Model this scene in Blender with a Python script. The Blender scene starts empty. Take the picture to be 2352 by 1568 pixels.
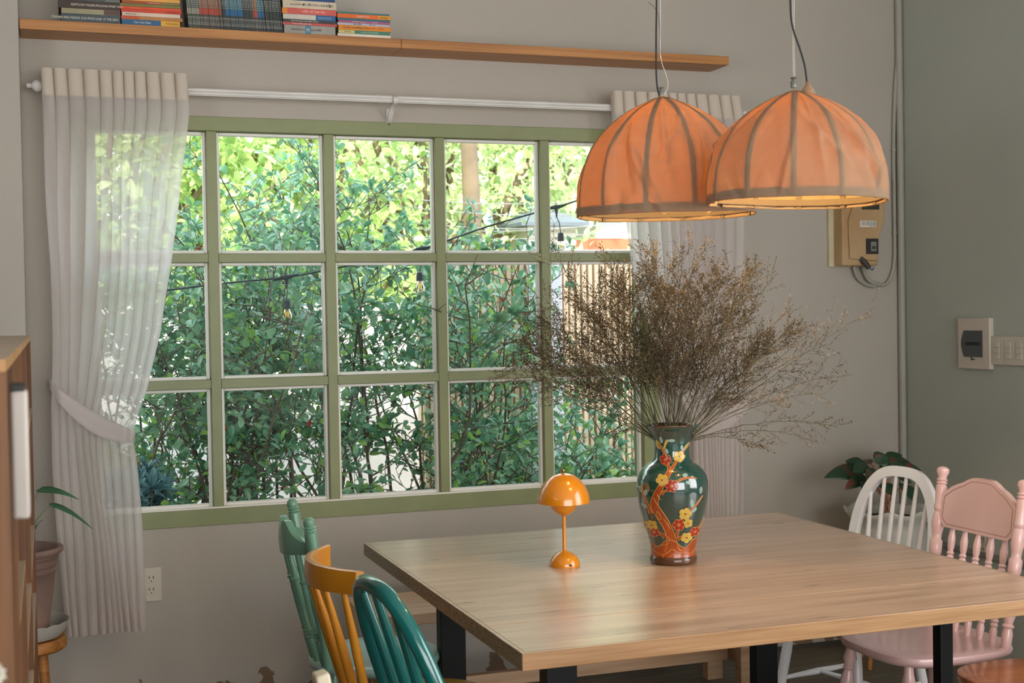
import bpy, bmesh, math, random
import numpy as np
from mathutils import Vector, Matrix
PI = math.pi
rnd = random.Random(7)
nrs = np.random.RandomState(11)
S = bpy.context.scene
COL = S.collection
# ------------------------------------------------------------------ camera, world, lights, exposure
CAM = Vector((0.0, -5.0879, 1.5))
CR = Vector((0.94339, -0.33125, -0.01696)); CU = Vector((0.0232, 0.01489, 0.99962)); CF = Vector((0.33088, 0.94342, -0.02173))
FPX = 3052.6
cd = bpy.data.cameras.new('camera'); cam = bpy.data.objects.new('camera', cd); COL.objects.link(cam)
cam.matrix_world = Matrix(((CR.x, CU.x, -CF.x, CAM.x), (CR.y, CU.y, -CF.y, CAM.y), (CR.z, CU.z, -CF.z, CAM.z), (0, 0, 0, 1)))
cd.sensor_width = 36.0; cd.lens = FPX / 2352 * 36.0; cd.clip_start = 0.05; cd.clip_end = 200
cd.dof.use_dof = True; cd.dof.focus_distance = 4.3; cd.dof.aperture_fstop = 7.0
S.camera = cam
S.view_settings.view_transform = 'Standard'; S.view_settings.look = 'None'
S.view_settings.exposure = 0.0; S.view_settings.gamma = 1.0; S.view_settings.use_curve_mapping = False
w = bpy.data.worlds.new('sky'); S.world = w; w.use_nodes = True
nt = w.node_tree; bg = nt.nodes['Background']
tc = nt.nodes.new('ShaderNodeTexCoord'); sx = nt.nodes.new('ShaderNodeSeparateXYZ'); rp = nt.nodes.new('ShaderNodeValToRGB')
nt.links.new(tc.outputs['Generated'], sx.inputs[0]); nt.links.new(sx.outputs['Z'], rp.inputs[0]); nt.links.new(rp.outputs[0], bg.inputs[0])
rp.color_ramp.elements[0].position = 0.0; rp.color_ramp.elements[0].color = (0.95, 0.97, 1.0, 1)
rp.color_ramp.elements[1].position = 0.8; rp.color_ramp.elements[1].color = (0.70, 0.84, 1.0, 1)
bg.inputs[1].default_value = 4.6
def light(name, typ, loc, rot, power, color, size=None, size_y=None, **k):
    l = bpy.data.lights.new(name, typ); l.energy = power; l.color = color
    if typ == 'AREA':
        l.shape = 'RECTANGLE'; l.size = size; l.size_y = size_y
    for a, b in k.items(): setattr(l, a, b)
    o = bpy.data.objects.new(name, l); o.location = loc; o.rotation_euler = rot; COL.objects.link(o)
    return o
sun = light('sun', 'SUN', (0, 0, 8), (0, 0, 0), 8.5, (1.0, 0.93, 0.78), angle=0.02)
sun.rotation_euler = Vector((0.42, 0.62, -0.80)).to_track_quat('-Z', 'Y').to_euler()
# area lights standing in for daylight at unseen openings behind and beside the photographer
light('daylight_side_opening', 'AREA', (3.60, -3.75, 1.75), (0, PI / 2, 0), 30, (1.0, 0.94, 0.86), 1.7, 1.9)
light('daylight_rear_opening', 'AREA', (1.2, -8.35, 1.55), (PI / 2, 0, 0), 84, (1.0, 0.95, 0.90), 4.2, 2.3)
light('left_fill_light', 'AREA', (-2.92, -4.6, 1.6), (0, -PI / 2, 0), 26, (0.90, 0.96, 1.0), 1.9, 2.2)  # no source known on this side, added to fill the room

# ------------------------------------------------------------------ helpers
def px(x, y, ax, v):
    d = CF + CR * ((x - 1176) / FPX) - CU * ((y - 784) / FPX)
    i = {'X': 0, 'Y': 1, 'Z': 2}.get(ax)
    t = v if ax == 'D' else (v - CAM[i]) / d[i]
    return CAM + d * t
def lin(h):
    h = h.lstrip('#'); c = [int(h[i:i + 2], 16) / 255 for i in (0, 2, 4)]
    return tuple(x / 12.92 if x <= .04045 else ((x + .055) / 1.055) ** 2.4 for x in c) + (1,)
MATS = {}
def node(nt, t, **k):
    n = nt.nodes.new(t)
    for a, b in k.items(): setattr(n, a, b)
    return n
def mat(name, col, rough=.5, var=.06, tcol=None, scale=6, stretch=(1, 1, 1), col2=None, bump=0, bscale=60, metal=0, coat=0, trans=0, spec=.5, coatrough=.1, detail=4, ramp=(.35, .65)):
    """procedural painted / wooden / fabric surface: colour varied by noise, optional bump and translucency"""
    if name in MATS: return MATS[name]
    m = bpy.data.materials.new(name); m.use_nodes = True; nt = m.node_tree; b = nt.nodes['Principled BSDF']; MATS[name] = m
    c1 = lin(col) if isinstance(col, str) else col
    if col2 is None: c2 = tuple(x * (1 - var * 2.2) for x in c1[:3]) + (1,)
    else: c2 = lin(col2)
    tc = node(nt, 'ShaderNodeTexCoord'); mp = node(nt, 'ShaderNodeMapping'); nz = node(nt, 'ShaderNodeTexNoise'); cr = node(nt, 'ShaderNodeValToRGB')
    mp.inputs['Scale'].default_value = stretch; nz.inputs['Scale'].default_value = scale; nz.inputs['Detail'].default_value = detail
    nt.links.new(tc.outputs['Object'], mp.inputs[0]); nt.links.new(mp.outputs[0], nz.inputs['Vector']); nt.links.new(nz.outputs['Fac'], cr.inputs[0])
    cr.color_ramp.elements[0].position = ramp[0]; cr.color_ramp.elements[0].color = c2
    cr.color_ramp.elements[1].position = ramp[1]; cr.color_ramp.elements[1].color = c1
    nt.links.new(cr.outputs[0], b.inputs['Base Color'])
    b.inputs['Roughness'].default_value = rough; b.inputs['Metallic'].default_value = metal
    b.inputs['Specular IOR Level'].default_value = spec
    b.inputs['Coat Weight'].default_value = coat; b.inputs['Coat Roughness'].default_value = coatrough
    if bump:
        n2 = node(nt, 'ShaderNodeTexNoise'); n2.inputs['Scale'].default_value = bscale; n2.inputs['Detail'].default_value = 5
        bp = node(nt, 'ShaderNodeBump'); bp.inputs['Strength'].default_value = bump; bp.inputs['Distance'].default_value = .01
        nt.links.new(mp.outputs[0], n2.inputs['Vector']); nt.links.new(n2.outputs['Fac'], bp.inputs['Height']); nt.links.new(bp.outputs[0], b.inputs['Normal'])
    if trans:
        out = nt.nodes['Material Output']; tr = node(nt, 'ShaderNodeBsdfTranslucent'); mx = node(nt, 'ShaderNodeMixShader')
        mx.inputs[0].default_value = trans; nt.links.new(cr.outputs[0], tr.inputs[0])
        if tcol:
            tr.inputs[0].default_value = lin(tcol); nt.links.remove(tr.inputs[0].links[0])
        nt.links.new(b.outputs[0], mx.inputs[1]); nt.links.new(tr.outputs[0], mx.inputs[2]); nt.links.new(mx.outputs[0], out.inputs[0])
    return m
def sheer(name, col, clear, transl=.5):
    m = bpy.data.materials.new(name); m.use_nodes = True; nt = m.node_tree; nt.nodes.remove(nt.nodes['Principled BSDF'])
    out = nt.nodes['Material Output']; d = node(nt, 'ShaderNodeBsdfDiffuse'); t = node(nt, 'ShaderNodeBsdfTranslucent'); c = node(nt, 'ShaderNodeBsdfTransparent')
    a = node(nt, 'ShaderNodeMixShader'); b = node(nt, 'ShaderNodeMixShader')
    tc = node(nt, 'ShaderNodeTexCoord'); mp = node(nt, 'ShaderNodeMapping'); nz = node(nt, 'ShaderNodeTexNoise'); cr = node(nt, 'ShaderNodeValToRGB')
    mp.inputs['Scale'].default_value = (400, 400, 60); nz.inputs['Scale'].default_value = 1.0
    nt.links.new(tc.outputs['Object'], mp.inputs[0]); nt.links.new(mp.outputs[0], nz.inputs['Vector']); nt.links.new(nz.outputs['Fac'], cr.inputs[0])
    c1 = lin(col); cr.color_ramp.elements[0].color = tuple(x * .86 for x in c1[:3]) + (1,); cr.color_ramp.elements[1].color = c1
    nt.links.new(cr.outputs[0], d.inputs[0]); nt.links.new(cr.outputs[0], t.inputs[0])
    a.inputs[0].default_value = transl; b.inputs[0].default_value = clear
    nt.links.new(d.outputs[0], a.inputs[1]); nt.links.new(t.outputs[0], a.inputs[2]); nt.links.new(a.outputs[0], b.inputs[1]); nt.links.new(c.outputs[0], b.inputs[2])
    nt.links.new(b.outputs[0], out.inputs[0]); MATS[name] = m
    return m
def glassmat(name, tint=(.97, .99, .98, 1), ior=1.45, rough=0.0):
    m = bpy.data.materials.new(name); m.use_nodes = True; nt = m.node_tree; nt.nodes.remove(nt.nodes['Principled BSDF'])
    out = nt.nodes['Material Output']; g = node(nt, 'ShaderNodeBsdfGlossy'); c = node(nt, 'ShaderNodeBsdfTransparent'); f = node(nt, 'ShaderNodeFresnel'); mx = node(nt, 'ShaderNodeMixShader')
    f.inputs[0].default_value = ior; g.inputs['Roughness'].default_value = rough; c.inputs[0].default_value = tint
    nt.links.new(f.outputs[0], mx.inputs[0]); nt.links.new(c.outputs[0], mx.inputs[1]); nt.links.new(g.outputs[0], mx.inputs[2]); nt.links.new(mx.outputs[0], out.inputs[0])
    MATS[name] = m
    return m
def emit(name, col, strength):
    m = bpy.data.materials.new(name); m.use_nodes = True; b = m.node_tree.nodes['Principled BSDF']
    b.inputs['Base Color'].default_value = lin(col); b.inputs['Emission Color'].default_value = lin(col); b.inputs['Emission Strength'].default_value = strength
    MATS[name] = m
    return m
def tag(o, label=None, cat=None, group=None, kind=None):
    if label: o['label'] = label
    if cat: o['category'] = cat
    if group: o['group'] = group
    if kind: o['kind'] = kind
    return o
def empty(name, loc=(0, 0, 0), rz=0, parent=None):
    o = bpy.data.objects.new(name, None); o.location = loc; o.rotation_euler = (0, 0, rz); o.empty_display_size = .05
    COL.objects.link(o); o.parent = parent
    return o
def thing(name, label, cat, loc=(0, 0, 0), rz=0, group=None):
    return tag(empty(name, loc, rz), label, cat, group)
class MB:
    """collects shapes, links them as one mesh object"""
    def __init__(s): s.v = []; s.f = []
    def add(s, vs, fs):
        k = len(s.v); s.v += [tuple(v) for v in vs]; s.f += [tuple(i + k for i in f) for f in fs]
        return s
    def box(s, x0, x1, y0, y1, z0, z1):
        return s.add([(x, y, z) for z in (z0, z1) for y in (y0, y1) for x in (x0, x1)],
                     [(0, 2, 3, 1), (4, 5, 7, 6), (0, 1, 5, 4), (2, 6, 7, 3), (0, 4, 6, 2), (1, 3, 7, 5)])
    def tube(s, pts, r, n=8, cap=True, sec=None):
        """pts: path; r: radius or list; sec: list of 2d section points (scaled by r)"""
        P = [Vector(p) for p in pts]; m = len(P)
        R = r if isinstance(r, (list, tuple)) else [r] * m
        sec = sec or [(math.cos(2 * PI * i / n), math.sin(2 * PI * i / n)) for i in range(n)]
        n = len(sec); vs = []; up = None
        for i in range(m):
            t = (P[min(i + 1, m - 1)] - P[max(i - 1, 0)]); t = t.normalized() if t.length > 1e-9 else Vector((0, 0, 1))
            if up is None:
                up = Vector((0, 0, 1)) if abs(t.z) < .9 else Vector((0, 1, 0))
            a = t.cross(up)
            if a.length < 1e-6: a = t.orthogonal()
            a.normalize(); up = a.cross(t).normalized()
            vs += [P[i] + a * (c * R[i]) + up * (d * R[i]) for c, d in sec]
        fs = [(i * n + j, i * n + (j + 1) % n, (i + 1) * n + (j + 1) % n, (i + 1) * n + j) for i in range(m - 1) for j in range(n)]
        if cap: fs += [tuple(range(n - 1, -1, -1)), tuple(range((m - 1) * n, m * n))]
        return s.add(vs, fs)
    def lathe(s, prof, n=24, c=(0, 0, 0), cap=True):
        """prof: (r, z) list bottom to top"""
        vs = [(c[0] + r * math.cos(2 * PI * j / n), c[1] + r * math.sin(2 * PI * j / n), c[2] + z) for r, z in prof for j in range(n)]
        m = len(prof); fs = [(i * n + j, i * n + (j + 1) % n, (i + 1) * n + (j + 1) % n, (i + 1) * n + j) for i in range(m - 1) for j in range(n)]
        if cap: fs += [tuple(range(n - 1, -1, -1)), tuple(range((m - 1) * n, m * n))]
        return s.add(vs, fs)
    def turned(s, p0, p1, prof, n=12):
        """turned spindle from p0 to p1; prof: (t, r)"""
        p0 = Vector(p0); p1 = Vector(p1)
        return s.tube([p0.lerp(p1, t) for t, r in prof], [r for t, r in prof], n)
    def prism(s, poly, h0, h1, axis='z', f=None):
        """extrude 2d polygon between h0 and h1 along axis"""
        def pt(a, b, h): return {'z': (a, b, h), 'y': (a, h, b), 'x': (h, a, b)}[axis]
        n = len(poly); vs = [pt(a, b, h0) for a, b in poly] + [pt(a, b, h1) for a, b in poly]
        fs = [tuple(range(n - 1, -1, -1)), tuple(range(n, 2 * n))] + [(i, (i + 1) % n, n + (i + 1) % n, n + i) for i in range(n)]
        if axis == 'y': fs = [tuple(reversed(q)) for q in fs]
        return s.add(vs, fs)
    def grid(s, fn, nu, nv, closed=False):
        vs = [fn(i / nu, j / nv) for j in range(nv + 1) for i in range(nu + (0 if closed else 1))]
        w = nu if closed else nu + 1
        fs = [(j * w + i, j * w + (i + 1) % w, (j + 1) * w + (i + 1) % w, (j + 1) * w + i) for j in range(nv) for i in range(nu)]
        return s.add(vs, fs)
    def sphere(s, c, r, n=12, m=8, sz=1):
        pr = [(max(1e-4, r * math.sin(PI * i / m)), -r * sz * math.cos(PI * i / m)) for i in range(m + 1)]
        return s.lathe(pr, n, c)
    def build(s, name, mt, parent=None, smooth=False, bevel=0, angle=40, solid=0, sub=0):
        me = bpy.data.meshes.new(name); me.from_pydata(s.v, [], s.f); me.update()
        o = bpy.data.objects.new(name, me); COL.objects.link(o); o.parent = parent
        if isinstance(mt, (list, tuple)):
            for q in mt: me.materials.append(q)
        else: me.materials.append(mt)
        if solid:
            md = o.modifiers.new('thick', 'SOLIDIFY'); md.thickness = solid; md.offset = 0
        if sub:
            md = o.modifiers.new('sub', 'SUBSURF'); md.levels = sub; md.render_levels = sub
        if bevel:
            md = o.modifiers.new('bev', 'BEVEL'); md.width = bevel; md.segments = 2; md.limit_method = 'ANGLE'; md.angle_limit = math.radians(40)
            smooth = True
        if smooth:
            me.polygons.foreach_set('use_smooth', [True] * len(me.polygons))
            if angle < 180:
                try: me.set_sharp_from_angle(angle=math.radians(angle))
                except Exception: pass
        return o
def box(name, mt, x0, x1, y0, y1, z0, z1, parent=None, bevel=0): return MB().box(x0, x1, y0, y1, z0, z1).build(name, mt, parent, bevel=bevel)
def bez(p0, p1, p2, p3, n=12):
    p0, p1, p2, p3 = map(Vector, (p0, p1, p2, p3))
    return [(p0 * (1 - t) ** 3 + p1 * 3 * t * (1 - t) ** 2 + p2 * 3 * t * t * (1 - t) + p3 * t ** 3) for t in [i / n for i in range(n + 1)]]
def spline(pts, k=6):
    P = [Vector(p) for p in pts]; out = []
    for i in range(len(P) - 1):
        a, b, c, d = P[max(i - 1, 0)], P[i], P[i + 1], P[min(i + 2, len(P) - 1)]
        for j in range(k):
            t = j / k
            out.append(.5 * ((2 * b) + (c - a) * t + (2 * a - 5 * b + 4 * c - d) * t * t + (3 * b - a - 3 * c + d) * t ** 3))
    return out + [P[-1]]
def text(s, size, mt, parent, loc, rot, name='lettering', ext=.0003, align='CENTER', squash=1.0, bold=False):
    c = bpy.data.curves.new(name, 'FONT'); c.body = s; c.size = size; c.extrude = ext; c.align_x = align; c.align_y = 'CENTER'; c.resolution_u = 2
    if bold: c.offset = size * .012
    o = bpy.data.objects.new(name, c); c.materials.append(mt); COL.objects.link(o); o.parent = parent; o.location = loc; o.rotation_euler = rot
    o.scale = (squash, 1, 1)
    return o
def npmesh(name, V, F, mt, parent=None, smooth=False, mi=None):
    """V n x 3, F m x 3 or m x 4 numpy -> object"""
    me = bpy.data.meshes.new(name); k = F.shape[1]
    me.vertices.add(len(V)); me.vertices.foreach_set('co', V.astype(np.float32).ravel())
    me.loops.add(F.size); me.loops.foreach_set('vertex_index', F.astype(np.int32).ravel())
    me.polygons.add(len(F)); me.polygons.foreach_set('loop_start', np.arange(0, F.size, k, dtype=np.int32)); 
    me.polygons.foreach_set('loop_total', np.full(len(F), k, dtype=np.int32))
    for q in (mt if isinstance(mt, (list, tuple)) else [mt]): me.materials.append(q)
    if mi is not None: me.polygons.foreach_set('material_index', mi.astype(np.int32))
    if smooth: me.polygons.foreach_set('use_smooth', np.ones(len(F), dtype=bool))
    me.update(); me.validate()
    o = bpy.data.objects.new(name, me); COL.objects.link(o); o.parent = parent
    return o

#=SECTION= structure
# ------------------------------------------------------------------ room
XR, XL, CE = 3.660, -3.0, 3.35
def wallmat():
    m = mat('wall_plaster', '#b1aa9f', .85, var=.03, scale=1.7, bump=.12, bscale=38, detail=6)
    nt = m.node_tree; b = nt.nodes['Principled BSDF']
    base = b.inputs['Base Color'].links[0].from_socket
    # peeled and stained paint in the lowest hand's breadth of the wall
    geo = node(nt, 'ShaderNodeNewGeometry'); sp = node(nt, 'ShaderNodeSeparateXYZ'); nt.links.new(geo.outputs['Position'], sp.inputs[0])
    nz = node(nt, 'ShaderNodeTexNoise'); nz.inputs['Scale'].default_value = 11; nz.inputs['Detail'].default_value = 7; nt.links.new(geo.outputs['Position'], nz.inputs['Vector'])
    mr = node(nt, 'ShaderNodeMapRange'); nt.links.new(sp.outputs['Z'], mr.inputs['Value'])
    mr.inputs['From Min'].default_value = .06; mr.inputs['From Max'].default_value = .24; mr.inputs['To Min'].default_value = .12; mr.inputs['To Max'].default_value = -.15
    ad = node(nt, 'ShaderNodeMath', operation='ADD'); nt.links.new(nz.outputs['Fac'], ad.inputs[0]); nt.links.new(mr.outputs[0], ad.inputs[1])
    gt = node(nt, 'ShaderNodeMath', operation='GREATER_THAN'); gt.inputs[1].default_value = .62; nt.links.new(ad.outputs[0], gt.inputs[0])
    mx = node(nt, 'ShaderNodeMix', data_type='RGBA'); nt.links.new(gt.outputs[0], mx.inputs['Factor']); nt.links.new(base, mx.inputs['A']); mx.inputs['B'].default_value = lin('#7d6654')
    nt.links.new(mx.outputs['Result'], b.inputs['Base Color'])
    return m
M_WALL = wallmat()
M_WALL2 = mat('wall_plaster_grey_green', '#b0b4a9', .85, var=.03, scale=1.7, bump=.1, bscale=38)
M_CEIL = mat('ceiling_paint', '#c4bfb6', .9)
M_GREEN = mat('sage_green_gloss_paint', '#838a5c', .42, var=.04, scale=9, bump=.05, bscale=60)
M_BEAD = mat('white_window_bead', '#e6e3da', .4, var=.03)
WX0, WX1, WZ0, WZ1 = .102, 2.439, .719, 2.253
wb = MB()
T = .14
wb.box(XL, WX0, 0, T, 0, CE).box(WX1, XR + .15, 0, T, 0, CE).box(WX0, WX1, 0, T, 0, WZ0).box(WX0, WX1, 0, T, WZ1, CE)
tag(wb.build('wall_back', M_WALL), kind='structure')
wr = MB()
wr.box(XR, XR + .15, -2.75, 0, 0, CE).box(XR, XR + .15, -4.75, -2.75, 0, .78).box(XR, XR + .15, -4.75, -2.75, 2.72, CE).box(XR, XR + .15, -8.5, -4.75, 0, CE)
tag(wr.build('wall_right', M_WALL2), kind='structure')
wl = MB(); wl.box(XL - .15, XL, -3.6, 0, 0, CE).box(XL - .15, XL, -8.5, -5.6, 0, CE).box(XL - .15, XL, -5.6, -3.6, 0, .6).box(XL - .15, XL, -5.6, -3.6, 2.7, CE)
tag(wl.build('wall_left', M_WALL), kind='structure')
wf = MB(); wf.box(XL, -1.0, -8.6, -8.45, 0, CE).box(3.4, XR, -8.6, -8.45, 0, CE).box(-1.0, 3.4, -8.6, -8.45, 2.75, CE).box(-1.0, 3.4, -8.6, -8.45, 0, .35)
tag(wf.build('wall_front', M_WALL), kind='structure')
tag(box('ceiling', M_CEIL, XL - .15, XR + .15, -8.6, .5, CE, CE + .12), kind='structure')
# pilaster that the shelf runs up to
tag(box('trim_1', M_WALL, -.62, -.064, -.172, 0, 0, CE, bevel=.004), kind='structure')
# dark plank floor: the planks one can see are pieces of their own
M_FLOOR = mat('floor_screed', '#4b4a44', .7)
M_PLANK = mat('greyed_floor_plank', '#77705f', .42, col2='#544f45', scale=3, stretch=(1, 22, 1), bump=.1, bscale=8)
fl = tag(box('floor', M_FLOOR, XL - .15, XR + .15, -8.6, T, -.1, -.006), kind='structure')
pm = {}
row = 0; y = -.012
while y > -3.2:
    x = XL + (.9 if row % 2 else .3); first = XL
    xs = [first]
    while x < XR: xs.append(x); x += 1.22
    xs.append(XR)
    for a, b_ in zip(xs[:-1], xs[1:]):
        if b_ < .2: continue
        L = round(b_ - a, 3)
        if L not in pm:
            q = MB().box(0, L - .003, -.117, 0, -.006, 0); me = bpy.data.meshes.new('plank'); me.from_pydata(q.v, [], q.f); me.materials.append(M_PLANK); pm[L] = me
        o = bpy.data.objects.new('plank', pm[L]); o.location = (a, y, 0); COL.objects.link(o); o.parent = fl
    y -= .12; row += 1
o = box('plank', M_PLANK, XL, XR, -8.5, y, -.006, 0, fl)
# dark strip standing for the shadow line in the skirting gap
tag(box('gap_shadow_back', mat('skirting_gap_shade', '#45423c', .8), WX0 - .1, XR, -.012, 0, 0, .018), kind='structure')
tag(box('baseboard_right', mat('trunking_paint', '#8d8e88', .6), XR - .02, XR, -2.7, 0, .452, .474, bevel=.003), kind='structure')

# ------------------------------------------------------------------ window
win = tag(empty('window_1', (WX0, 0, WZ0)), kind='structure')
def wpart(name, mt, x0, x1, y0, y1, z0, z1, parent=win, bevel=.002):
    return box(name, mt, x0 - WX0, x1 - WX0, y0, y1, z0 - WZ0, z1 - WZ0, parent, bevel)
vx = [.157 + .4454 * i for i in range(6)]; hz = [.7757, 1.2496, 1.7239, 2.198]
g = MB(); fy0, fy1 = -.006, .10
for a in ((WX0, vx[0] + .019, WZ0, WZ1), (vx[5] - .019, WX1, WZ0, WZ1), (vx[0] + .019, vx[5] - .019, WZ0, hz[0] + .006), (vx[0] + .019, vx[5] - .019, hz[3] + .002, WZ1)):
    g.box(a[0] - WX0, a[1] - WX0, fy0, fy1, a[2] - WZ0, a[3] - WZ0)
g.build('outer_frame', M_GREEN, win, bevel=.002)
for i in (1, 2, 3, 4): wpart('vertical_muntin', M_GREEN, vx[i] - .019, vx[i] + .019, 0, .06, hz[0] + .006, hz[3] + .002)
for j in (1, 2):
    for i in range(5): wpart('horizontal_muntin', M_GREEN, vx[i] + .019, vx[i + 1] - .019, 0, .06, hz[j] - .017, hz[j] + .017)
wpart('sill_board', M_BEAD, vx[0] + .019, vx[5] - .019, -.002, .035, hz[0] + .004, hz[0] + .012)
M_PANE = glassmat('window_glass', ior=1.08)
for j in range(3):
    for i in range(5):
        a0, a1 = vx[i] + .019, vx[i + 1] - .019; c0 = hz[j] + (.017 if j else .010); c1 = hz[j + 1] - (.017 if j < 2 else 0)
        r = MB(); t = .012
        for q in ((a0, a0 + t, c0, c1), (a1 - t, a1, c0, c1), (a0 + t, a1 - t, c0, c0 + t), (a0 + t, a1 - t, c1 - t, c1)):
            r.box(q[0] - WX0, q[1] - WX0, .022, .05, q[2] - WZ0, q[3] - WZ0)
        bd = r.build('glazing_bead', M_BEAD, win, bevel=.003)
        gp = MB().box(a0 + .006 - WX0, a1 - .006 - WX0, .040, .044, c0 + .006 - WZ0, c1 - .006 - WZ0).build('glass_pane', M_PANE, win)

# ------------------------------------------------------------------ shelf above the window
M_OAK = mat('honey_oak', '#b98046', .42, col2='#97602c', scale=5, stretch=(.35, 16, 16), bump=.08, bscale=14, detail=7)
SZ0, SZ1, SY = 2.511, 2.546, -.168
sh = thing('wall_shelf', 'long honey oak shelf board above the window holding books', 'shelf', (0, 0, SZ0))
box('board', M_OAK, -.06, 1.300, SY, -.001, 0, SZ1 - SZ0, sh, .0015)
box('board', M_OAK, 1.3012, 2.700, SY, -.001, 0, SZ1 - SZ0, sh, .0015)

#=SECTION= books
M_PAGE = mat('paper_block', '#cfc4ac', .9, scale=2, stretch=(1, 1, 120), var=.12)
def bookmat(c): return mat('cover_' + c.strip('#'), c, .38, var=.08, scale=12)
M_TW = mat('white_print', '#e9e2d2', .6); M_TK = mat('black_print', '#2a241f', .6); M_TR = mat('red_print', '#c2321f', .6); M_TY = mat('gold_print', '#cba45c', .5)
TM = {'w': M_TW, 'k': M_TK, 'r': M_TR, 'y': M_TY}
def flatbook(label, x0, x1, z0, z1, col, texts=(), blocks=(), group=None, dy=0.0):
    """book lying flat, spine to the room. texts: (string, rel x centre, rel height, colour, squash); blocks: (rel x0, rel x1, colour)"""
    w_, h = x1 - x0, z1 - z0; d = .145
    t = thing('book', label, 'book', (x0, SY + .006 + dy, z0), 0, group)
    c = MB(); e = min(.0022, h * .16)
    c.box(0, w_, .001, d, 0, e).box(0, w_, .001, d, h - e, h).box(0, w_, 0, .003, 0, h)
    c.build('cover', bookmat(col), t, bevel=.0006)
    box('page_block', M_PAGE, .003, w_ - .003, .004, d - .004, e, h - e, t)
    for a, b, k in blocks: box('spine_band', bookmat(k), w_ * a, w_ * b, -.0004, .001, e * .4, h - e * .4, t)
    for s, cx, rh, k, sq in texts: text(s, h * rh, TM[k], t, (w_ * cx, -.0009, h * .48), (PI / 2, 0, 0), 'spine_lettering', .0002, squash=sq)
    return t
def zat(x, y): return px(x, y, 'Y', SY)[2]
def xat(x, y): return px(x, y, 'Y', SY)[0]
def stack(rows, g):
    z = SZ1
    for (pl, pr, hh, col, label, texts, blocks) in rows:
        flatbook(label, xat(pl, 60), xat(pr, 60), z + .0002, z + hh, col, texts, blocks, g); z += hh
PX = .00168
stack([(141, 277, 17 * PX, '#3c4a50', 'slate blue hardback at the bottom of the first dark stack', [('CHUYEN NGU NGON CUA MUOI LOAI  O THE GIOI', .4, .42, 'w', .8)], []),
       (142, 277, 11 * PX, '#9a9270', 'cream and yellow book second up in the first dark stack', [], [(.72, 1.0, '#5a4038')]),
       (136, 277, 16 * PX, '#3b2a22', 'dark brown hardback third up in the first dark stack', [('KENTUCKY MUON PHUONG PHAP CHO', .62, .42, 'w', .85)], []),
       (138, 277, 9 * PX, '#4a4f4c', 'dark grey book fourth up in the first dark stack', [], [(.75, 1.0, '#6b6e68')]),
       (136, 262, 14 * PX, '#2a2b2c', 'nearly black book on top of the first dark stack', [], [])], 'books in the first stack from the pilaster')
stack([(280, 414, 12 * PX, '#d9a22e', 'blue and yellow book at the bottom of the orange stack', [('Tam Viet Nam', .35, .5, 'w', 1), ('THE COLOUR OF', .86, .28, 'k', 1)], [(0, .67, '#1f5c86')]),
       (279, 420, 7 * PX, '#b87a42', 'thin copper brown book second up in the orange stack', [('DAN GIAN VA CUOC SONG', .5, .6, 'y', 1)], [(0, .3, '#c8512c')]),
       (281, 415, 8 * PX, '#d8c3ae', 'thin pale pink book third up in the orange stack', [('hoa do huong', .15, .5, 'k', 1)], []),
       (279, 418, 6 * PX, '#cf3f22', 'thin deep red book fourth up in the orange stack', [('MUON CHUYEN', .85, .55, 'k', 1)], []),
       (276, 417, 6 * PX, '#dd4b24', 'thin bright vermilion book fifth up in the orange stack', [('mot ngay dep troi', .25, .55, 'y', 1)], []),
       (276, 416, 6 * PX, '#78763a', 'thin olive green book sixth up in the orange stack', [], []),
       (281, 414, 6 * PX, '#a34a22', 'thin rust red book seventh up in the orange stack', [('CO MAY CAU CA', .55, .55, 'w', 1)], [(.68, 1, '#7a7440')]),
       (281, 415, 7 * PX, '#e0a347', 'thin amber book eighth up in the orange stack', [], []),
       (277, 414, 24 * PX, '#23282b', 'thick black book with gold script on top of the orange stack', [('yêu tinh', .62, .8, 'y', 1.1)], [])], 'books in the orange stack')
stack([(653, 771, 19 * PX, '#97948a', 'grey hardback with a blue badge at the bottom of the tall red and cream stack', [('KHONG CUA', .3, .3, 'k', 1), ('CHO ĐỜI', .62, .3, 'k', 1), ('SK', .46, .45, 'w', 1)], [(.41, .52, '#3f7f9c')]),
       (650, 775, 6 * PX, '#b9504b', 'thin rose red book second up in the tall red and cream stack', [('ĐI TÌM LẼ SỐNG BÌNH YÊN', .35, .6, 'w', 1)], []),
       (651, 774, 6 * PX, '#3b3531', 'thin black book third up in the tall red and cream stack', [('NGUOI BAN HANG VI DAI NHAT THE GIOI', .4, .6, 'w', .9)], []),
       (651, 772, 12 * PX, '#1f5e93', 'blue book with white label fourth up in the tall red and cream stack', [('TU DUY TICH CUC', .8, .3, 'w', 1)], [(0, .62, '#c9c0b0')]),
       (649, 774, 13 * PX, '#cf5a50', 'coral red book with orange end fifth up in the tall red and cream stack', [('HIỂU VỀ TRÁI TIM', .58, .4, 'w', 1.2)], [(0, .1, '#e0852c')]),
       (651, 774, 17 * PX, '#cdbfa6', 'thick cream book sixth up in the tall red and cream stack', [('ƠI CƠI CỦA CHA RỒI', .63, .4, 'k', .95), ('#1', .9, .5, 'k', 1), ('anh cuối hồi hộp', .27, .26, 'k', 1)], []),
       (651, 771, 16 * PX, '#1d4577', 'navy blue book on top of the tall red and cream stack', [('A', .95, .4, 'w', 1)], [])], 'books in the tall red and cream stack')
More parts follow.
